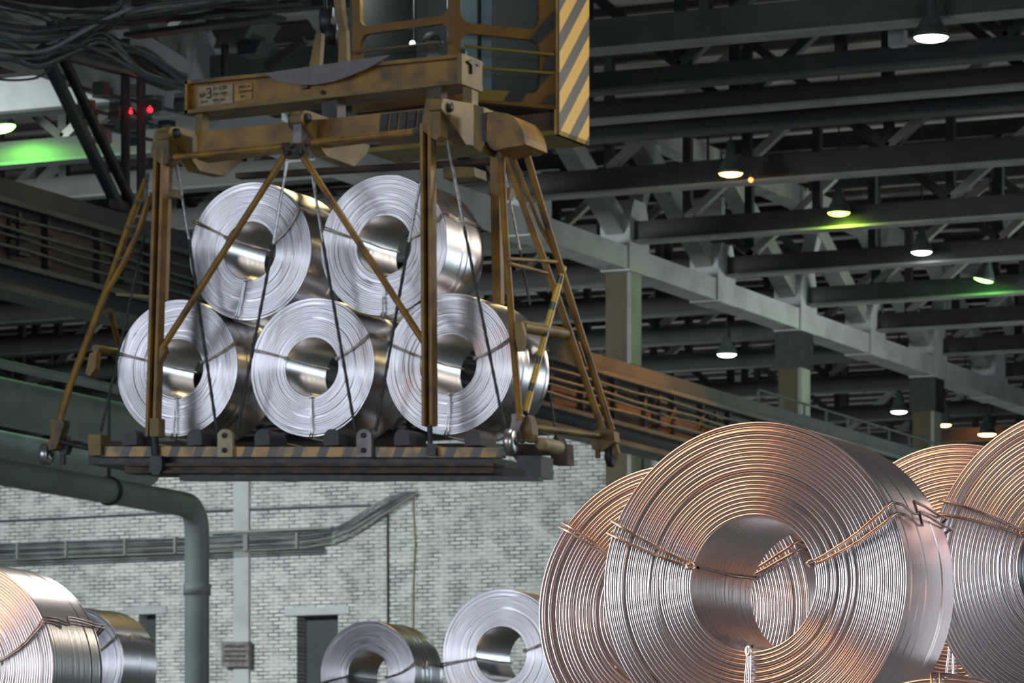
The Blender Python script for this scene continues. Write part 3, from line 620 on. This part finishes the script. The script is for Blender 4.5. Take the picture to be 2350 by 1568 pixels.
# three longitudinal arms
def arm(pts, pin):
    X = pY(pts[0][0], pts[0][1], FY - .1).x
    part('arm', YEL_DULL, MB().side(pts, X, -.14))
    c = pX(pin[0], pin[1], X + .005); part('hinge_pin', IRON, MB().lathe([(.001, .03), (.05, .03), (.055, 0), (.055, -.2)], c, (1, 0, 0), 14))
arm([(386, 305), (392, 292), (404, 290), (448, 303), (452, 318), (560, 358), (552, 372), (517, 405), (458, 392), (430, 350), (412, 338), (388, 318)], (404, 306))
arm([(691, 266), (699, 253), (710, 255), (758, 272), (764, 300), (849, 334), (842, 352), (814, 382), (750, 358), (719, 316), (692, 280)], (705, 271))
arm([(1013, 240), (1016, 227), (1028, 228), (1086, 238), (1092, 300), (1087, 334), (1069, 331), (1048, 298), (1013, 250)], (1031, 246))
part('end_plate', YEL_DULL, MB().slab([(1088, 240), (1110, 246), (1112, 330), (1104, 350), (1086, 336)], FY + .1, .6))
part('end_hood', YEL, MB().slab([(1104, 259), (1135, 256), (1161, 260), (1178, 268), (1190, 281), (1198, 297), (1203, 314), (1206, 331), (1196, 334), (1165, 338), (1136, 346), (1124, 338), (1118, 326), (1106, 324)], FY + .05, .55))
part('hood_strap', BLACK, MB().slab([(1104, 260), (1116, 258), (1114, 326), (1106, 324)], FY + .04, .012))
# rear cross beam and rear posts
part('rear_beam', RUST, MB().slab([(540, 397), (1132, 362), (1132, 374), (540, 408)], FY + 1.75, .15))
part('rear_box', YEL_DULL, MB().slab([(1016, 381), (1088, 384), (1090, 405), (1018, 410)], FY + 1.5, .3))
part('rear_gusset', YEL_DULL, MB().slab([(1122, 416), (1140, 424), (1172, 432), (1168, 458), (1150, 455), (1124, 442)], FY + 1.2, .1))
part('rear_post', YEL, MB().bar(fy(386, 380, 1.6), fy(376, 690, 1.6), .075, .075)); part('rear_post', YEL, MB().bar(fy(1138, 350, 1.5), fy(1144, 700, 1.5), .10, .09))
part('rear_tie', YEL_DULL, MB().bar(fy(268, 676, 1.2), fy(352, 682, 1.2), .03, .04))
part('rear_lug', YEL_DULL, MB().slab([(374, 430), (402, 434), (402, 452), (376, 452)], FY + 1.4, .15))
# right end legs
def leg(pts, r, dys, m=YEL, name='leg'): part(name, m, MB().tube([fy(x, y, q) for (x, y), q in zip(pts, dys)], r, 12))
leg([(1150, 346), (1158, 520), (1176, 760), (1193, 966)], .037, (.3, .2, .05, -.1))
leg([(1158, 350), (1216, 510), (1282, 690), (1382, 985)], .038, (.5, .8, 1.1, 1.6))
leg([(1203, 335), (1254, 510), (1310, 690), (1404, 988)], .038, (.6, 1.0, 1.3, 1.7))
leg([(1178, 360), (1240, 520), (1290, 612)], .022, (.8, 1.0, 1.2))
leg([(1293, 614), (1247, 785), (1205, 950)], .036, (1.25, .6, .0), stripe_mat('hazard_brace', (.3, 0, 1), .30, (.55, .33, .03), (.04, .06, .04), .7, .3), 'diagonal_brace')
leg([(1168, 594), (1287, 602)], .02, (.1, 1.2), YEL, 'rung'); leg([(1170, 605), (1260, 628)], .02, (.1, 1.0), YEL, 'rung')
leg([(1196, 750), (1306, 768)], .062, (.15, 1.3), YEL_DULL, 'torque_tube')
part('pivot_plate', YEL_DULL, MB().slab([(1180, 738), (1196, 738), (1203, 770), (1198, 806), (1184, 806)], FY + .02, .08))
part('hanging_box', YEL_DULL, MB().slab([(1294, 784), (1322, 782), (1334, 836), (1318, 838), (1302, 826)], FY + 1.35, .2))
leg([(1222, 981), (1376, 1001)], .034, (.05, 1.5), YEL_DULL, 'foot_bar')
def wheel(px, py, r, wd, dy, m):
    c = fy(px, py, dy)
    o = part('wheel', m, MB().lathe([(.001, -wd / 2), (r * .8, -wd / 2), (r, -wd * .35), (r, wd * .35), (r * .8, wd / 2), (.001, wd / 2)], c, (1, .12, 0), 24))
    MB().lathe([(.001, wd * .62), (r * .3, wd * .62), (r * .3, wd * .3)], c, (1, .12, 0), 12).build('hub', IRON, o)
wheel(1172, 1014, .132, .10, -.25, CHROME); wheel(1401, 1046, .122, .075, 1.7, BLACK); wheel(107, 1043, .120, .11, .1, CHROME)
part('wheel_fork', STEELGREY, MB().slab([(1174, 950), (1195, 950), (1198, 968), (1192, 984), (1196, 1014), (1189, 1016), (1184, 990), (1170, 986), (1174, 968)], FY - .12, .1))
part('leg_foot', YEL_DULL, MB().slab([(1198, 960), (1212, 952), (1220, 974), (1222, 996), (1218, 1014), (1204, 1014), (1200, 990)], FY - .05, .15))
part('leg_foot', YEL_DULL, MB().slab([(1355, 992), (1372, 986), (1392, 984), (1408, 990), (1411, 1014), (1396, 1026), (1384, 1034), (1358, 1032)], FY + 1.55, .14))
part('wheel_fork', YEL_DULL, MB().slab([(1404, 1012), (1412, 1010), (1420, 1040), (1416, 1060), (1408, 1050)], FY + 1.62, .05))
part('foot_stud', YEL_DULL, MB().tube([fy(1372, 1032, 1.6), fy(1372, 1052, 1.6)], .03, 8))
# left end legs
leg([(336, 412), (302, 500), (241, 674), (161, 884), (127, 1000)], .040, (.5, .45, .3, .15, .05)); leg([(343, 452), (318, 530), (280, 610), (243, 672)], .034, (.2, .2, .25, .3))
leg([(339, 400), (334, 470)], .028, (.45, .3), ROD, 'bright_sleeve')
for a, b in (((308, 464), (340, 457)), ((287, 522), (317, 518)), ((264, 596), (291, 589))): leg([a, b], .014, (.4, .2), STEELGREY, 'rung')
leg([(252, 712), (272, 790)], .03, (.3, 1.0), YEL, 'leg_brace'); leg([(219, 800), (282, 812)], .045, (.2, .9), YEL_DULL, 'torque_tube')
part('pivot_plate', YEL, MB().slab([(205, 812), (222, 806), (218, 846), (206, 864), (196, 858)], FY + .12, .1))
part('wheel_fork', YEL_DULL, MB().slab([(116, 962), (144, 964), (146, 975), (138, 1000), (128, 1030), (112, 1034), (108, 1018), (118, 1000)], FY + .0, .13))
leg([(132, 1012), (204, 1029)], .03, (.05, .0), IRON, 'foot_bar')
part('foot_block', IRON, MB().slab([(132, 1004), (150, 1000), (158, 1020), (150, 1042), (138, 1044), (130, 1024)], FY + .12, .1)); part('foot_stud', IRON, MB().tube([fy(145, 1040, .15), fy(145, 1066, .15)], .03, 8))

# ------------------------------------------------------------------ load platform
pf = thing('load_platform', 'long dark platform with a worn yellow and black striped edge carrying the hoisted coils', 'platform', pY(700, 1090, FY + .8))
def pp(name, m, mb, label=None): return mb.build(name, m, pf, label)
EDGE = stripe_mat('worn_hazard_edge', (1, 0, -.45), .30, (.42, .23, .03), (.035, .03, .03), .62, .85)
pp('edge_beam', EDGE, MB().slab([(231, 1025), (1150, 1027), (1150, 1050), (231, 1048)], FY + .03, .12))
pp('end_bracket', YEL_DULL, MB().slab([(202, 997), (231, 997), (231, 1045), (202, 1046)], FY - .02, .2))
pp('deck', IRON, MB().slab([(202, 1046), (1130, 1048), (1130, 1064), (202, 1066)], FY + .15, 1.55))
pp('lower_beam', RUST, MB().slab([(286, 1063), (1132, 1063), (1132, 1070), (286, 1070)], FY + .02, .25).slab([(286, 1070), (1132, 1070), (1132, 1080), (286, 1080)], FY + .1, .05).slab([(286, 1080), (1132, 1080), (1132, 1086), (286, 1086)], FY + .02, .25))
pp('bottom_plate', IRON, MB().slab([(412, 1086), (1236, 1094), (1236, 1103), (412, 1103)], FY + .15, .12))
pp('end_cheek', IRON, MB().slab([(1176, 1046), (1242, 1046), (1242, 1096), (1212, 1096)], FY + .2, .3))
pp('rear_rail', RUST, MB().slab([(240, 1012), (1300, 1020), (1300, 1044), (240, 1040)], FY + 1.6, .12))
for x in (297, 446, 601, 760, 922, 1084):
    c = fy(x, 1004, .02); r = .088
    prof = [c + Vector((r * math.cos(q), 0, r * math.sin(q))) for q in [math.pi * k / 12 for k in range(13)]] + [c + Vector((-r, 0, -r * .95)), c + Vector((r, 0, -r * .95))]
    o = pp('roller_stop', ROLLER, MB().prism(prof, (0, .40, 0)))
    c2 = fy(x, 1016, .42); pp('saddle_bar', ROLLER, MB().tube([c2, c2 + Vector((0, 1.2, 0))], .048, 12))
for x, y, m, lab in ((516, 985, CREAM, 'cream lug plate'), (835, 985, STEELGREY, 'dull grey lug plate')):
    pl = pp('lug_plate', m, MB().slab([(x - 17, 1049), (x - 17, y + 12), (x - 12, y + 4), (x - 5, y), (x + 5, y), (x + 12, y + 4), (x + 17, y + 12), (x + 17, 1049)], FY - .02, .05), lab)
    for yy in (1000, 1034):
        MB().lathe([(.001, -.02), (.028, -.02), (.028, .02)], fy(x, yy, -.02), (0, 1, 0), 8).build('bolt', IRON, pl)
rl = fy(1237, 1017, .1)
pp('roller_end', CREAM, MB().lathe([(.001, .0), (.045, .01), (.066, .04), (.07, .09), (.07, .5)], rl, (0, 1, 0), 18), 'cream domed roller end')
pp('rope_anchor', RUST, MB().slab([(1270, 1002), (1278, 1000), (1284, 1016), (1298, 1018), (1301, 1066), (1264, 1066), (1264, 1022), (1268, 1018)], FY + 1.4, .2))
pp('clamp', IRON, MB().slab([(345, 1046), (369, 1046), (372, 1062), (370, 1078), (364, 1090), (350, 1090), (342, 1078)], FY - .03, .1))
pp('clamp', IRON, MB().slab([(980, 1018), (998, 1018), (1000, 1046), (978, 1046)], FY - .03, .06))

# ------------------------------------------------------------------ slings
def sling(label, pts, cut, Y, r=.019):
    P = [pY(x, y, Y + i * .0) for i, (x, y) in enumerate(pts)]
    t = thing('wire_sling', label, 'wire sling', P[-1], 'slings from the frame to the platform')
    if cut:
        m_ = pY(*cut, Y)
        MB().tube([P[0], m_], [r * .95, r * .8], 8).build('upper_rod', ROD, t); Q = [m_] + P[1:]
    else: Q = P
    n = 26; L = []
    for i in range(len(Q) - 1):
        for s in range(n):
            u = s / n; L.append(Q[i].lerp(Q[i + 1], u))
    L.append(Q[-1]); rr = [r * (.80 + .25 * (k % 2)) for k in range(len(L))]
    MB().tube(L, rr, 8).build('rope', ROPE, t)
SY = 39.15
sling('leftmost of the front slings, down past the upper left coil', [(402, 358), (498, 992)], (434, 550), SY)
sling('sling leaning left from the middle hinge across the upper left coil', [(660, 362), (544, 992)], (627, 560), SY)
sling('sling leaning right from the middle hinge across the bottom middle coil', [(714, 385), (816, 992)], (741, 556), SY)
sling('sling between the two upper coils that leans left beside the right post', [(970, 398), (862, 992)], (938, 556), SY)
sling('sling right of the right post over both right coils', [(1024, 318), (1158, 985)], (1065, 520), SY)
sling('thin rear sling by the right front leg', [(1152, 368), (1216, 700)], (1193, 575), FY + 1.45, .015)
sling('dark rear sling beside the left leg', [(332, 540), (268, 830), (231, 992)], None, FY + .4, .017)
sling('short rear sling above the lower right anchor', [(1262, 905), (1276, 1002)], None, FY + 1.45, .014)
# ------------------------------------------------------------------ spreader beam
BY = 39.5
sb = thing('spreader_beam', 'yellow channel beam with a faded stencilled load sign across the top of the frame', 'beam', pY(745, 190, BY + .25))
def bp_(name, m, mb, label=None): return mb.build(name, m, sb, label)
bp_('web', YEL, MB().slab([(428, 192), (1058, 130), (1058, 184), (428, 254)], BY + .10, .05))
bp_('flange', YEL, MB().slab([(424, 185), (1062, 123), (1062, 131), (424, 193)], BY, .5)); bp_('flange', YEL_DULL, MB().slab([(424, 253), (1062, 182), (1062, 190), (424, 261)], BY, .5))
bp_('end_stiffener', YEL, MB().slab([(424, 186), (430, 185), (430, 260), (424, 261)], BY, .5))
ex = pY(1062, 150, BY).x
bp_('end_plate', YEL_DULL, MB().side([(1060, 122), (1107, 141), (1107, 211), (1060, 192)], ex + .03, -.05))
bp_('latch', IRON, MB().side([(1074, 140), (1090, 136), (1106, 148), (1100, 152), (1092, 146), (1092, 166), (1084, 170), (1084, 150)], ex + .06, -.03))
bp_('cover_sheet', SHEET, MB().slab([(606, 168), (893, 126), (870, 142), (840, 158), (805, 173), (765, 187), (725, 194), (690, 195), (655, 190), (630, 183)], BY - .04, .03), 'smooth grey crescent sheet')
bp_('lug', BROWN, MB().slab([(690, 193), (706, 190), (704, 202), (692, 204)], BY + .04, .06)); bp_('bolt', IRON, MB().lathe([(.001, -.02), (.022, -.02), (.022, .02)], pY(742, 213, BY + .09), (0, 1, 0), 10))
bp_('hanger_leg', YEL_DULL, MB().slab([(448, 258), (464, 256), (464, 310), (448, 312)], BY + .1, .15)); bp_('hanger_leg', YEL_DULL, MB().slab([(1062, 195), (1083, 205), (1083, 240), (1062, 236)], BY + .1, .15))
bp_('hanger_leg', IRON, MB().slab([(738, 226), (774, 222), (774, 276), (738, 276)], BY + .15, .2)); bp_('hanger_leg', RUST, MB().slab([(978, 200), (1012, 196), (1012, 236), (978, 240)], BY + .05, .15))
bp_('sign_plate', mat('faded_sign', (.34, .27, .17), .7, 0, (.26, .19, .11), 12), MB().slab([(456, 200), (534, 191.5), (534, 236), (456, 245)], BY + .085, .014))
bp_('sign_plate', mat('faded_notice', (.40, .25, .07), .7, 0, (.30, .18, .06), 10), MB().slab([(538, 193), (578, 189), (578, 228), (538, 233)], BY + .085, .014))
INK = mat('faded_ink', (.035, .03, .03), .8, 0, (.10, .075, .05), 20, .4, .75)
def text(s, px, py, hpx, Y, parent):
    p_ = pY(px, py, Y); q = pY(px + 100, py - 10, Y)
    cu = bpy.data.curves.new('sign_text', 'FONT'); cu.body = s; cu.size = hpx / 220 * 1.38; cu.extrude = .002; cu.materials.append(INK)
    o = bpy.data.objects.new('sign_text', cu); COL.objects.link(o); o.parent = parent; o.location = p_ - parent.location
    o.rotation_euler = (R(90), math.atan2(p_.z - q.z, q.x - p_.x), 0); return o
for s, x, y, h in (('№', 458, 226, 11), ('3', 472, 227, 27), ('Р=2,20', 489, 207.5, 9), ('гп=10т', 489, 220.5, 9), ('ДАТА', 460, 237, 5), ('ИСП. 2016', 489, 233, 5), ('МАССА', 548, 203, 6), ('ОСМОТР', 548, 214, 6), ('ЦЕХ', 552, 224, 5)):
    text(s, x, y, h, BY + .08, sb)
hb = thing('hook_block', 'old hook block with yellow cheek straps above the grey crescent sheet', 'hook block', pY(755, 80, BY + .3))
MB().slab([(724, 77), (738, 76), (733, 152), (708, 158)], BY + .12, .08).build('cheek_strap', YEL_DULL, hb); MB().slab([(778, 62), (794, 66), (797, 140), (776, 143)], BY + .12, .08).build('cheek_strap', YEL_DULL, hb)
MB().slab([(764, -30), (782, -30), (784, 20), (790, 64), (776, 64), (768, 24)], BY + .14, .1).build('upper_strap', YEL_DULL, hb)
for x, y, r_ in ((752, 48, .14), (762, 82, .12)): MB().lathe([(.001, -.06), (r_, -.06), (r_ * .85, 0), (r_, .06), (.001, .06)], pY(x, y, BY + .4), (1, .2, 0), 20).build('sheave', IRON, hb)
MB().tube([pY(748, 30, BY + .4), pY(742, -40, BY + .4)], .025, 8).build('rope', ROPE, hb)

# ------------------------------------------------------------------ driver's cab
K0 = pd(1045, 50, 46.0); KL = pd(808, 80, 46.75); KR = pd(1277, 75, 46.55)
Zt = K0.z + .75
cb = thing('crane_cab', 'orange-yellow crane driver cab with rounded windows and black striped corner panel', 'crane cab', (K0.x, K0.y + .8, pd(1280, 308, 46.6).z))
def cp(name, m, mb, label=None): return mb.build(name, m, cb, label)
class Wall:
    def __init__(s, A, B):
        s.A = Vector((A.x, A.y, 0)); s.u = Vector((B.x - A.x, B.y - A.y, 0)); s.L = s.u.length; s.u.normalize(); s.n = Vector((s.u.y, -s.u.x, 0))
        if s.n.y > 0: s.n = -s.n
    def uv(s, px, py): p_ = pplane(px, py, s.A, s.n); return (p_ - s.A).dot(s.u), p_.z
    def P(s, u, z, o=0): return s.A + s.u * u + Vector((0, 0, z)) + s.n * o
    def quad(s, mb, pts, o, t): return mb.prism([s.P(a, b, o) for a, b in pts], s.n * -t)
def windowed(W_, u0, u1, z0, z1, rects, rad, m, gm):
    b = MB()
    for a, c, d_, e in panel_cells((u0, z0), (u1, z1), rects): W_.quad(b, [(a, c), (d_, c), (d_, e), (a, e)], 0, .06)
    for (a, c, d_, e) in rects:
        for (x, sx) in ((a, 1), (d_, -1)):
            for (z, sz) in ((c, 1), (e, -1)):
                pts = [(x, z)] + [(x + sx * rad * (1 - math.sin(q)), z + sz * rad * (1 - math.cos(q))) for q in [k * math.pi / 12 for k in range(7)]]
                W_.quad(b, pts, 0, .06)
    cp('window_wall', m, b)
    for (a, c, d_, e) in rects: cp('window_pane', gm, W_.quad(MB(), [(a, c), (d_, c), (d_, e), (a, e)], -.025, .008))
WA = Wall(KL, K0); WB = Wall(K0, KR)
def rect(W_, x0, x1, y0, y1):
    xm = (x0 + x1) / 2; return (W_.uv(x0, (y0 + y1) / 2)[0], W_.uv(xm, y1)[1], W_.uv(x1, (y0 + y1) / 2)[0], W_.uv(xm, y0)[1])
zA0 = WA.uv(930, 236)[1]; zB0 = WB.uv(1160, 240)[1]; zb0 = min(zA0, zB0)
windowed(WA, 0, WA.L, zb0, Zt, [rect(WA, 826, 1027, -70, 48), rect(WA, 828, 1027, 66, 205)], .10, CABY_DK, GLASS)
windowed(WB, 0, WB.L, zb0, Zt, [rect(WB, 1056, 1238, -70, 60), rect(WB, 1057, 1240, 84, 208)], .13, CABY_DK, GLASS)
# black stripes painted over the chamfered front
sp_ = MB()
for pts in ([(1272, 24), (1272, 66), (1234, 102), (1216, 90), (1240, 60)], [(1256, 128), (1272, 115), (1272, 163), (1234, 200), (1240, 170)], [(1170, 209), (1210, 212), (1196, 234), (1155, 232)], [(1262, 217), (1272, 217), (1272, 241), (1242, 239)]):
    WB.quad(sp_, [WB.uv(*q) for q in pts], .012, .011)
cp('hazard_stripe', BLACK, sp_)
sk = MB(); WB.quad(sk, [WB.uv(x, y) for x, y in ((1108, 206), (1172, 209), (1158, 233), (1060, 228))], .010, .009)
cp('sill_band', CAB_OLIVE, sk)
# side panel with diagonal stripes
N0 = pd(1281, 308, 46.55); N1 = pd(1352, 335, 46.55 * 1752 / 1725)
sd = (N1 - N0); sd.z = 0; SL = sd.length; sd.normalize()
CSTR = stripe_mat('cab_corner_stripes', (sd.x * -1, sd.y * -1, 1), .445, (.95, .56, .08), (.06, .06, .055), .52, 0, .0)
zt_, zb_ = Zt, N0.z
nn = Vector((sd.y, -sd.x, 0))
cp('striped_side_panel', CSTR, MB().prism([Vector((N0.x, N0.y, zb_)), Vector((N1.x, N1.y, zb_)), Vector((N1.x, N1.y, zt_)), Vector((N0.x, N0.y, zt_))], nn * -.05))
cp('panel_edge', CABY, MB().prism([Vector((N0.x, N0.y - .01, zb_)), Vector((N0.x - .045, N0.y - .01, zb_)), Vector((N0.x - .045, N0.y - .01, zt_)), Vector((N0.x, N0.y - .01, zt_))], (0, .03, 0)))
cp('corner_seam', BLACK, MB().box((N0.x + .004, N0.y + .002, (zb_ + zt_) / 2), (.012, .03, zt_ - zb_)))
# floor tray
TL_ = pd(838, 350, 46.55 * 1752 / 1710)
tr_ = MB().prism([Vector((TL_.x, TL_.y, zb_)), Vector((N0.x, N0.y, zb_)), Vector((N1.x, N1.y, zb_)), Vector((TL_.x + sd.x * SL, TL_.y + sd.y * SL, zb_))], (0, 0, .05))
cp('floor_tray', CAB_OLIVE, tr_)
sk2 = MB().prism([Vector((TL_.x + .1, TL_.y + .18, zb_ + .05)), Vector((N0.x - .05, N0.y + .18, zb_ + .05)), Vector((N0.x - .05, N0.y + .12, zb0)), Vector((TL_.x + .1, TL_.y + .12, zb0))], (0, .1, 0))
cp('lower_skirt', BROWN, sk2)
# back shell, roof and interior
bk = MB(); SX = pplane(1195, 60, KR, Vector((0, 1, 0))).x; YB = KL.y + 1.6; YM = KR.y + .68
for (xa, ya), (xb, yb) in (((KL.x, KL.y + .07), (KL.x, YB)), ((KL.x, YB), (SX, YB)), ((SX, YB), (SX, YM)), ((SX, YM), (KR.x - .03, YM)), ((KR.x - .03, YM), (KR.x - .03, KR.y + .08))):
    tdir = Vector((xb - xa, yb - ya, 0)).normalized(); nd = Vector((tdir.y, -tdir.x, 0)) * .04
    bk.prism([Vector((xa, ya, zb0)), Vector((xb, yb, zb0)), Vector((xb, yb, Zt)), Vector((xa, ya, Zt))], nd)
cp('back_shell', INTER, bk)
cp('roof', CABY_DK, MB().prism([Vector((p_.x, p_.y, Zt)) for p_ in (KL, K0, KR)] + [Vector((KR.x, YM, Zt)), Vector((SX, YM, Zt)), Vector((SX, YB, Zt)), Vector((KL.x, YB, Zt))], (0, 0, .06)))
cp('inner_floor', INTER, MB().prism([Vector((KL.x, KL.y + .1, zb0)), Vector((K0.x, K0.y + .1, zb0)), Vector((KR.x - .1, KR.y + .1, zb0)), Vector((KR.x - .1, YM, zb0)), Vector((SX, YM, zb0)), Vector((SX, YB, zb0)), Vector((KL.x, YB, zb0))], (0, 0, .04)))
cp('side_post', TRUSS_L, MB().box((KL.x - .09, KL.y + .2, (zb0 + Zt) / 2 + .2), (.05, .05, Zt - zb0)))
def wb_q(pts, o, t): return WB.quad(MB(), [WB.uv(*q) for q in pts], o, t)
cp('reflection_panel', PALE, wb_q([(1060, -60), (1160, -60), (1160, 205), (1100, 205), (1104, 100), (1062, 90)], -.35, .04), 'pale blue panel standing in for window reflections')  # added pale panel imitating blue reflections and a lit interior behind the glass
cp('inner_mullion', BLACK, wb_q([(1127, -60), (1132, -60), (1132, 206), (1127, 206)], -.3, .04))
cp('guard_rail', CAB_OLIVE, MB().tube([WB.P(*WB.uv(1052, 112), .16), WB.P(*WB.uv(1256, 131), .16)], .016, 8)); cp('guard_rail', CAB_OLIVE, MB().tube([WB.P(*WB.uv(1070, 160), .16), WB.P(*WB.uv(1256, 174), .16)], .016, 8))
cp('guard_rail', BROWN, MB().tube([WA.P(*WA.uv(815, 126), .12), WA.P(*WA.uv(1030, 101), .12)], .014, 8))
wl = WA.P(*WA.uv(888, 82), -.5); cp('work_light', emis('cab_work_light', (.9, .97, 1), 3), MB().lathe([(.001, .03), (.03, .015), (.035, 0), (.02, -.03), (.001, -.035)], wl, (.3, -1, 0), 12))
cl_ = bpy.data.lights.new('cab_light', 'POINT'); cl_.energy = 38; cl_.color = (.8, .95, 1); cl_.shadow_soft_size = .05
co_ = bpy.data.objects.new('cab_light', cl_); COL.objects.link(co_); co_.parent = cb; co_.location = WA.P(WA.uv(890, 60)[0], Zt - .12, -.22) - cb.location
cp('ceiling_lamp_post', INTER, MB().tube([wl + Vector((0, .04, 0)), Vector((wl.x, wl.y + .04, Zt))], .012, 6))

# crane driver behind the lower front window, looking down
def person():
    hu, hz_ = WA.uv(976, 86); hc = WA.P(hu - .13, hz_, -.30)
    t = thing('person', 'crane driver bowed over behind the lower cab window, dark hair and pale collar', 'person', (hc.x, hc.y + .1, hc.z - .75))
    def J(x, y, z): return hc + Vector((x, y, z))
    # joints: the driver faces the window (-Y) and bends forward
    J_ = {'pelvis': (J(0, .42, -.68), .15), 'waist': (J(0, .36, -.50), .145), 'chest': (J(0, .22, -.28), .155), 'neck0': (J(0, .12, -.155), .07), 'neck': (J(0, .07, -.10), .055), 'head': (J(0, .01, .0), .088), 'crown': (J(0, .01, .05), .08),
          'shL': (J(-.17, .18, -.22), .07), 'elL': (J(-.24, .10, -.47), .048), 'wrL': (J(-.16, -.12, -.52), .034), 'haL': (J(-.14, -.19, -.53), .032),
          'shR': (J(.17, .18, -.22), .07), 'elR': (J(.24, .10, -.47), .048), 'wrR': (J(.16, -.12, -.52), .034), 'haR': (J(.14, -.19, -.53), .032),
          'hipL': (J(-.10, .38, -.70), .10), 'knL': (J(-.14, -.02, -.70), .068), 'hipR': (J(.10, .38, -.70), .10), 'knR': (J(.14, -.02, -.70), .068),
          'anL': (J(-.14, .06, -1.0), .045), 'anR': (J(.14, .06, -1.0), .045)}
    E = [('pelvis', 'waist'), ('waist', 'chest'), ('chest', 'neck0'), ('neck0', 'neck'), ('neck', 'head'), ('head', 'crown'), ('chest', 'shL'), ('shL', 'elL'), ('elL', 'wrL'), ('wrL', 'haL'), ('chest', 'shR'), ('shR', 'elR'), ('elR', 'wrR'), ('wrR', 'haR'),
         ('pelvis', 'hipL'), ('hipL', 'knL'), ('knL', 'anL'), ('pelvis', 'hipR'), ('hipR', 'knR'), ('knR', 'anR')]
    ks = list(J_)
    for sgn, hn in ((-1, 'haL'), (1, 'haR')):
        for k in range(4):
            n1, n2 = hn + 'f%d' % k, hn + 'g%d' % k; b0 = J_[hn][0]
            J_[n1] = (b0 + Vector(((k - 1.5) * .02, -.045, -.005)), .009); J_[n2] = (b0 + Vector(((k - 1.5) * .02, -.075 + .006 * abs(k - 1.5), -.03)), .008); E += [(hn, n1), (n1, n2)]
        n1, n2 = hn + 't1', hn + 't2'; b0 = J_[hn][0]; J_[n1] = (b0 + Vector((-sgn * .04, -.01, 0)), .010); J_[n2] = (b0 + Vector((-sgn * .055, -.04, -.015)), .009); E += [(hn, n1), (n1, n2)]
    ks = list(J_); me = bpy.data.meshes.new('body'); off = t.location
    me.from_pydata([J_[k][0] - off for k in ks], [(ks.index(a), ks.index(b)) for a, b in E], [])
    o = bpy.data.objects.new('body', me); COL.objects.link(o); o.parent = t; me.materials.append(SKIN)
    o.modifiers.new('Skin', 'SKIN'); o.modifiers['Skin'].use_smooth_shade = True
    for i, k in enumerate(ks): me.skin_vertices[0].data[i].radius = (J_[k][1],) * 2
    me.skin_vertices[0].data[0].use_root = True
    ss = o.modifiers.new('Sub', 'SUBSURF'); ss.levels = 2; ss.render_levels = 2
    # face
    fm = MB(); f0 = J(0, -.085, -.02)
    fm.lathe([(.001, .03), (.012, .02), (.016, 0), (.012, -.015), (.001, -.02)], J(0, -.095, -.035), (0, -.4, 1), 10); fm.build('nose', SKIN, t)
    for s in (-1, 1):
        MB().lathe([(.001, .010), (.008, .006), (.011, 0), (.008, -.006), (.001, -.010)], J(s * .034, -.082, -.005), (0, 0, 1), 10).build('eye', HAIR, t)
        MB().lathe([(.001, .012), (.024, .008), (.030, 0), (.024, -.008), (.001, -.012)], J(s * .092, .015, -.02), (1, 0, 0), 10).build('ear', SKIN, t)
    MB().bar(J(-.024, -.084, -.07), J(.024, -.084, -.07), .012, .008).build('mouth', BROWN, t)
    hm = MB().lathe([(.101, .0), (.102, .02), (.096, .05), (.078, .085), (.045, .108), (.001, .116)], J(0, .022, .012), (0, .18, 1), 20); hm.build('hair', HAIR, t)
    MB().lathe([(.062, .0), (.078, -.03), (.105, -.06), (.115, -.075), (.07, -.05)], J(0, .075, -.095), (0, -.25, 1), 18).build('collar', SHIRT, t)
    # jacket: a shell over trunk and sleeves
    je = [('pelvis', 'waist'), ('waist', 'chest'), ('chest', 'neck0'), ('chest', 'shL'), ('shL', 'elL'), ('elL', 'wrL'), ('chest', 'shR'), ('shR', 'elR'), ('elR', 'wrR')]
    jk = ['pelvis', 'waist', 'chest', 'neck0', 'shL', 'elL', 'wrL', 'shR', 'elR', 'wrR']
    jm = bpy.data.meshes.new('jacket'); jm.from_pydata([J_[k][0] - off for k in jk], [(jk.index(a), jk.index(b)) for a, b in je], []); jo = bpy.data.objects.new('jacket', jm); COL.objects.link(jo); jo.parent = t; jm.materials.append(JACKET)
    jo.modifiers.new('Skin', 'SKIN'); jo.modifiers['Skin'].use_smooth_shade = True
    for i, k in enumerate(jk): jm.skin_vertices[0].data[i].radius = (J_[k][1] * 1.14 + .006,) * 2
    jm.skin_vertices[0].data[0].use_root = True
    jo.modifiers.new('Sub', 'SUBSURF').render_levels = 2
    seat = thing('driver_seat', 'dark driver seat inside the cab under the crane driver', 'seat', J(0, .4, -1.0))
    MB().aabb(J(-.24, .15, -.88), J(.24, .62, -.80)).build('cushion', INTER, seat); MB().aabb(J(-.22, .62, -.85), J(.22, .70, -.25)).build('backrest', INTER, seat)
    MB().tube([J(0, .4, -.88), Vector((hc.x, hc.y + .4, zb0 + .04))], .05, 10).build('pedestal', IRON, seat)
person()
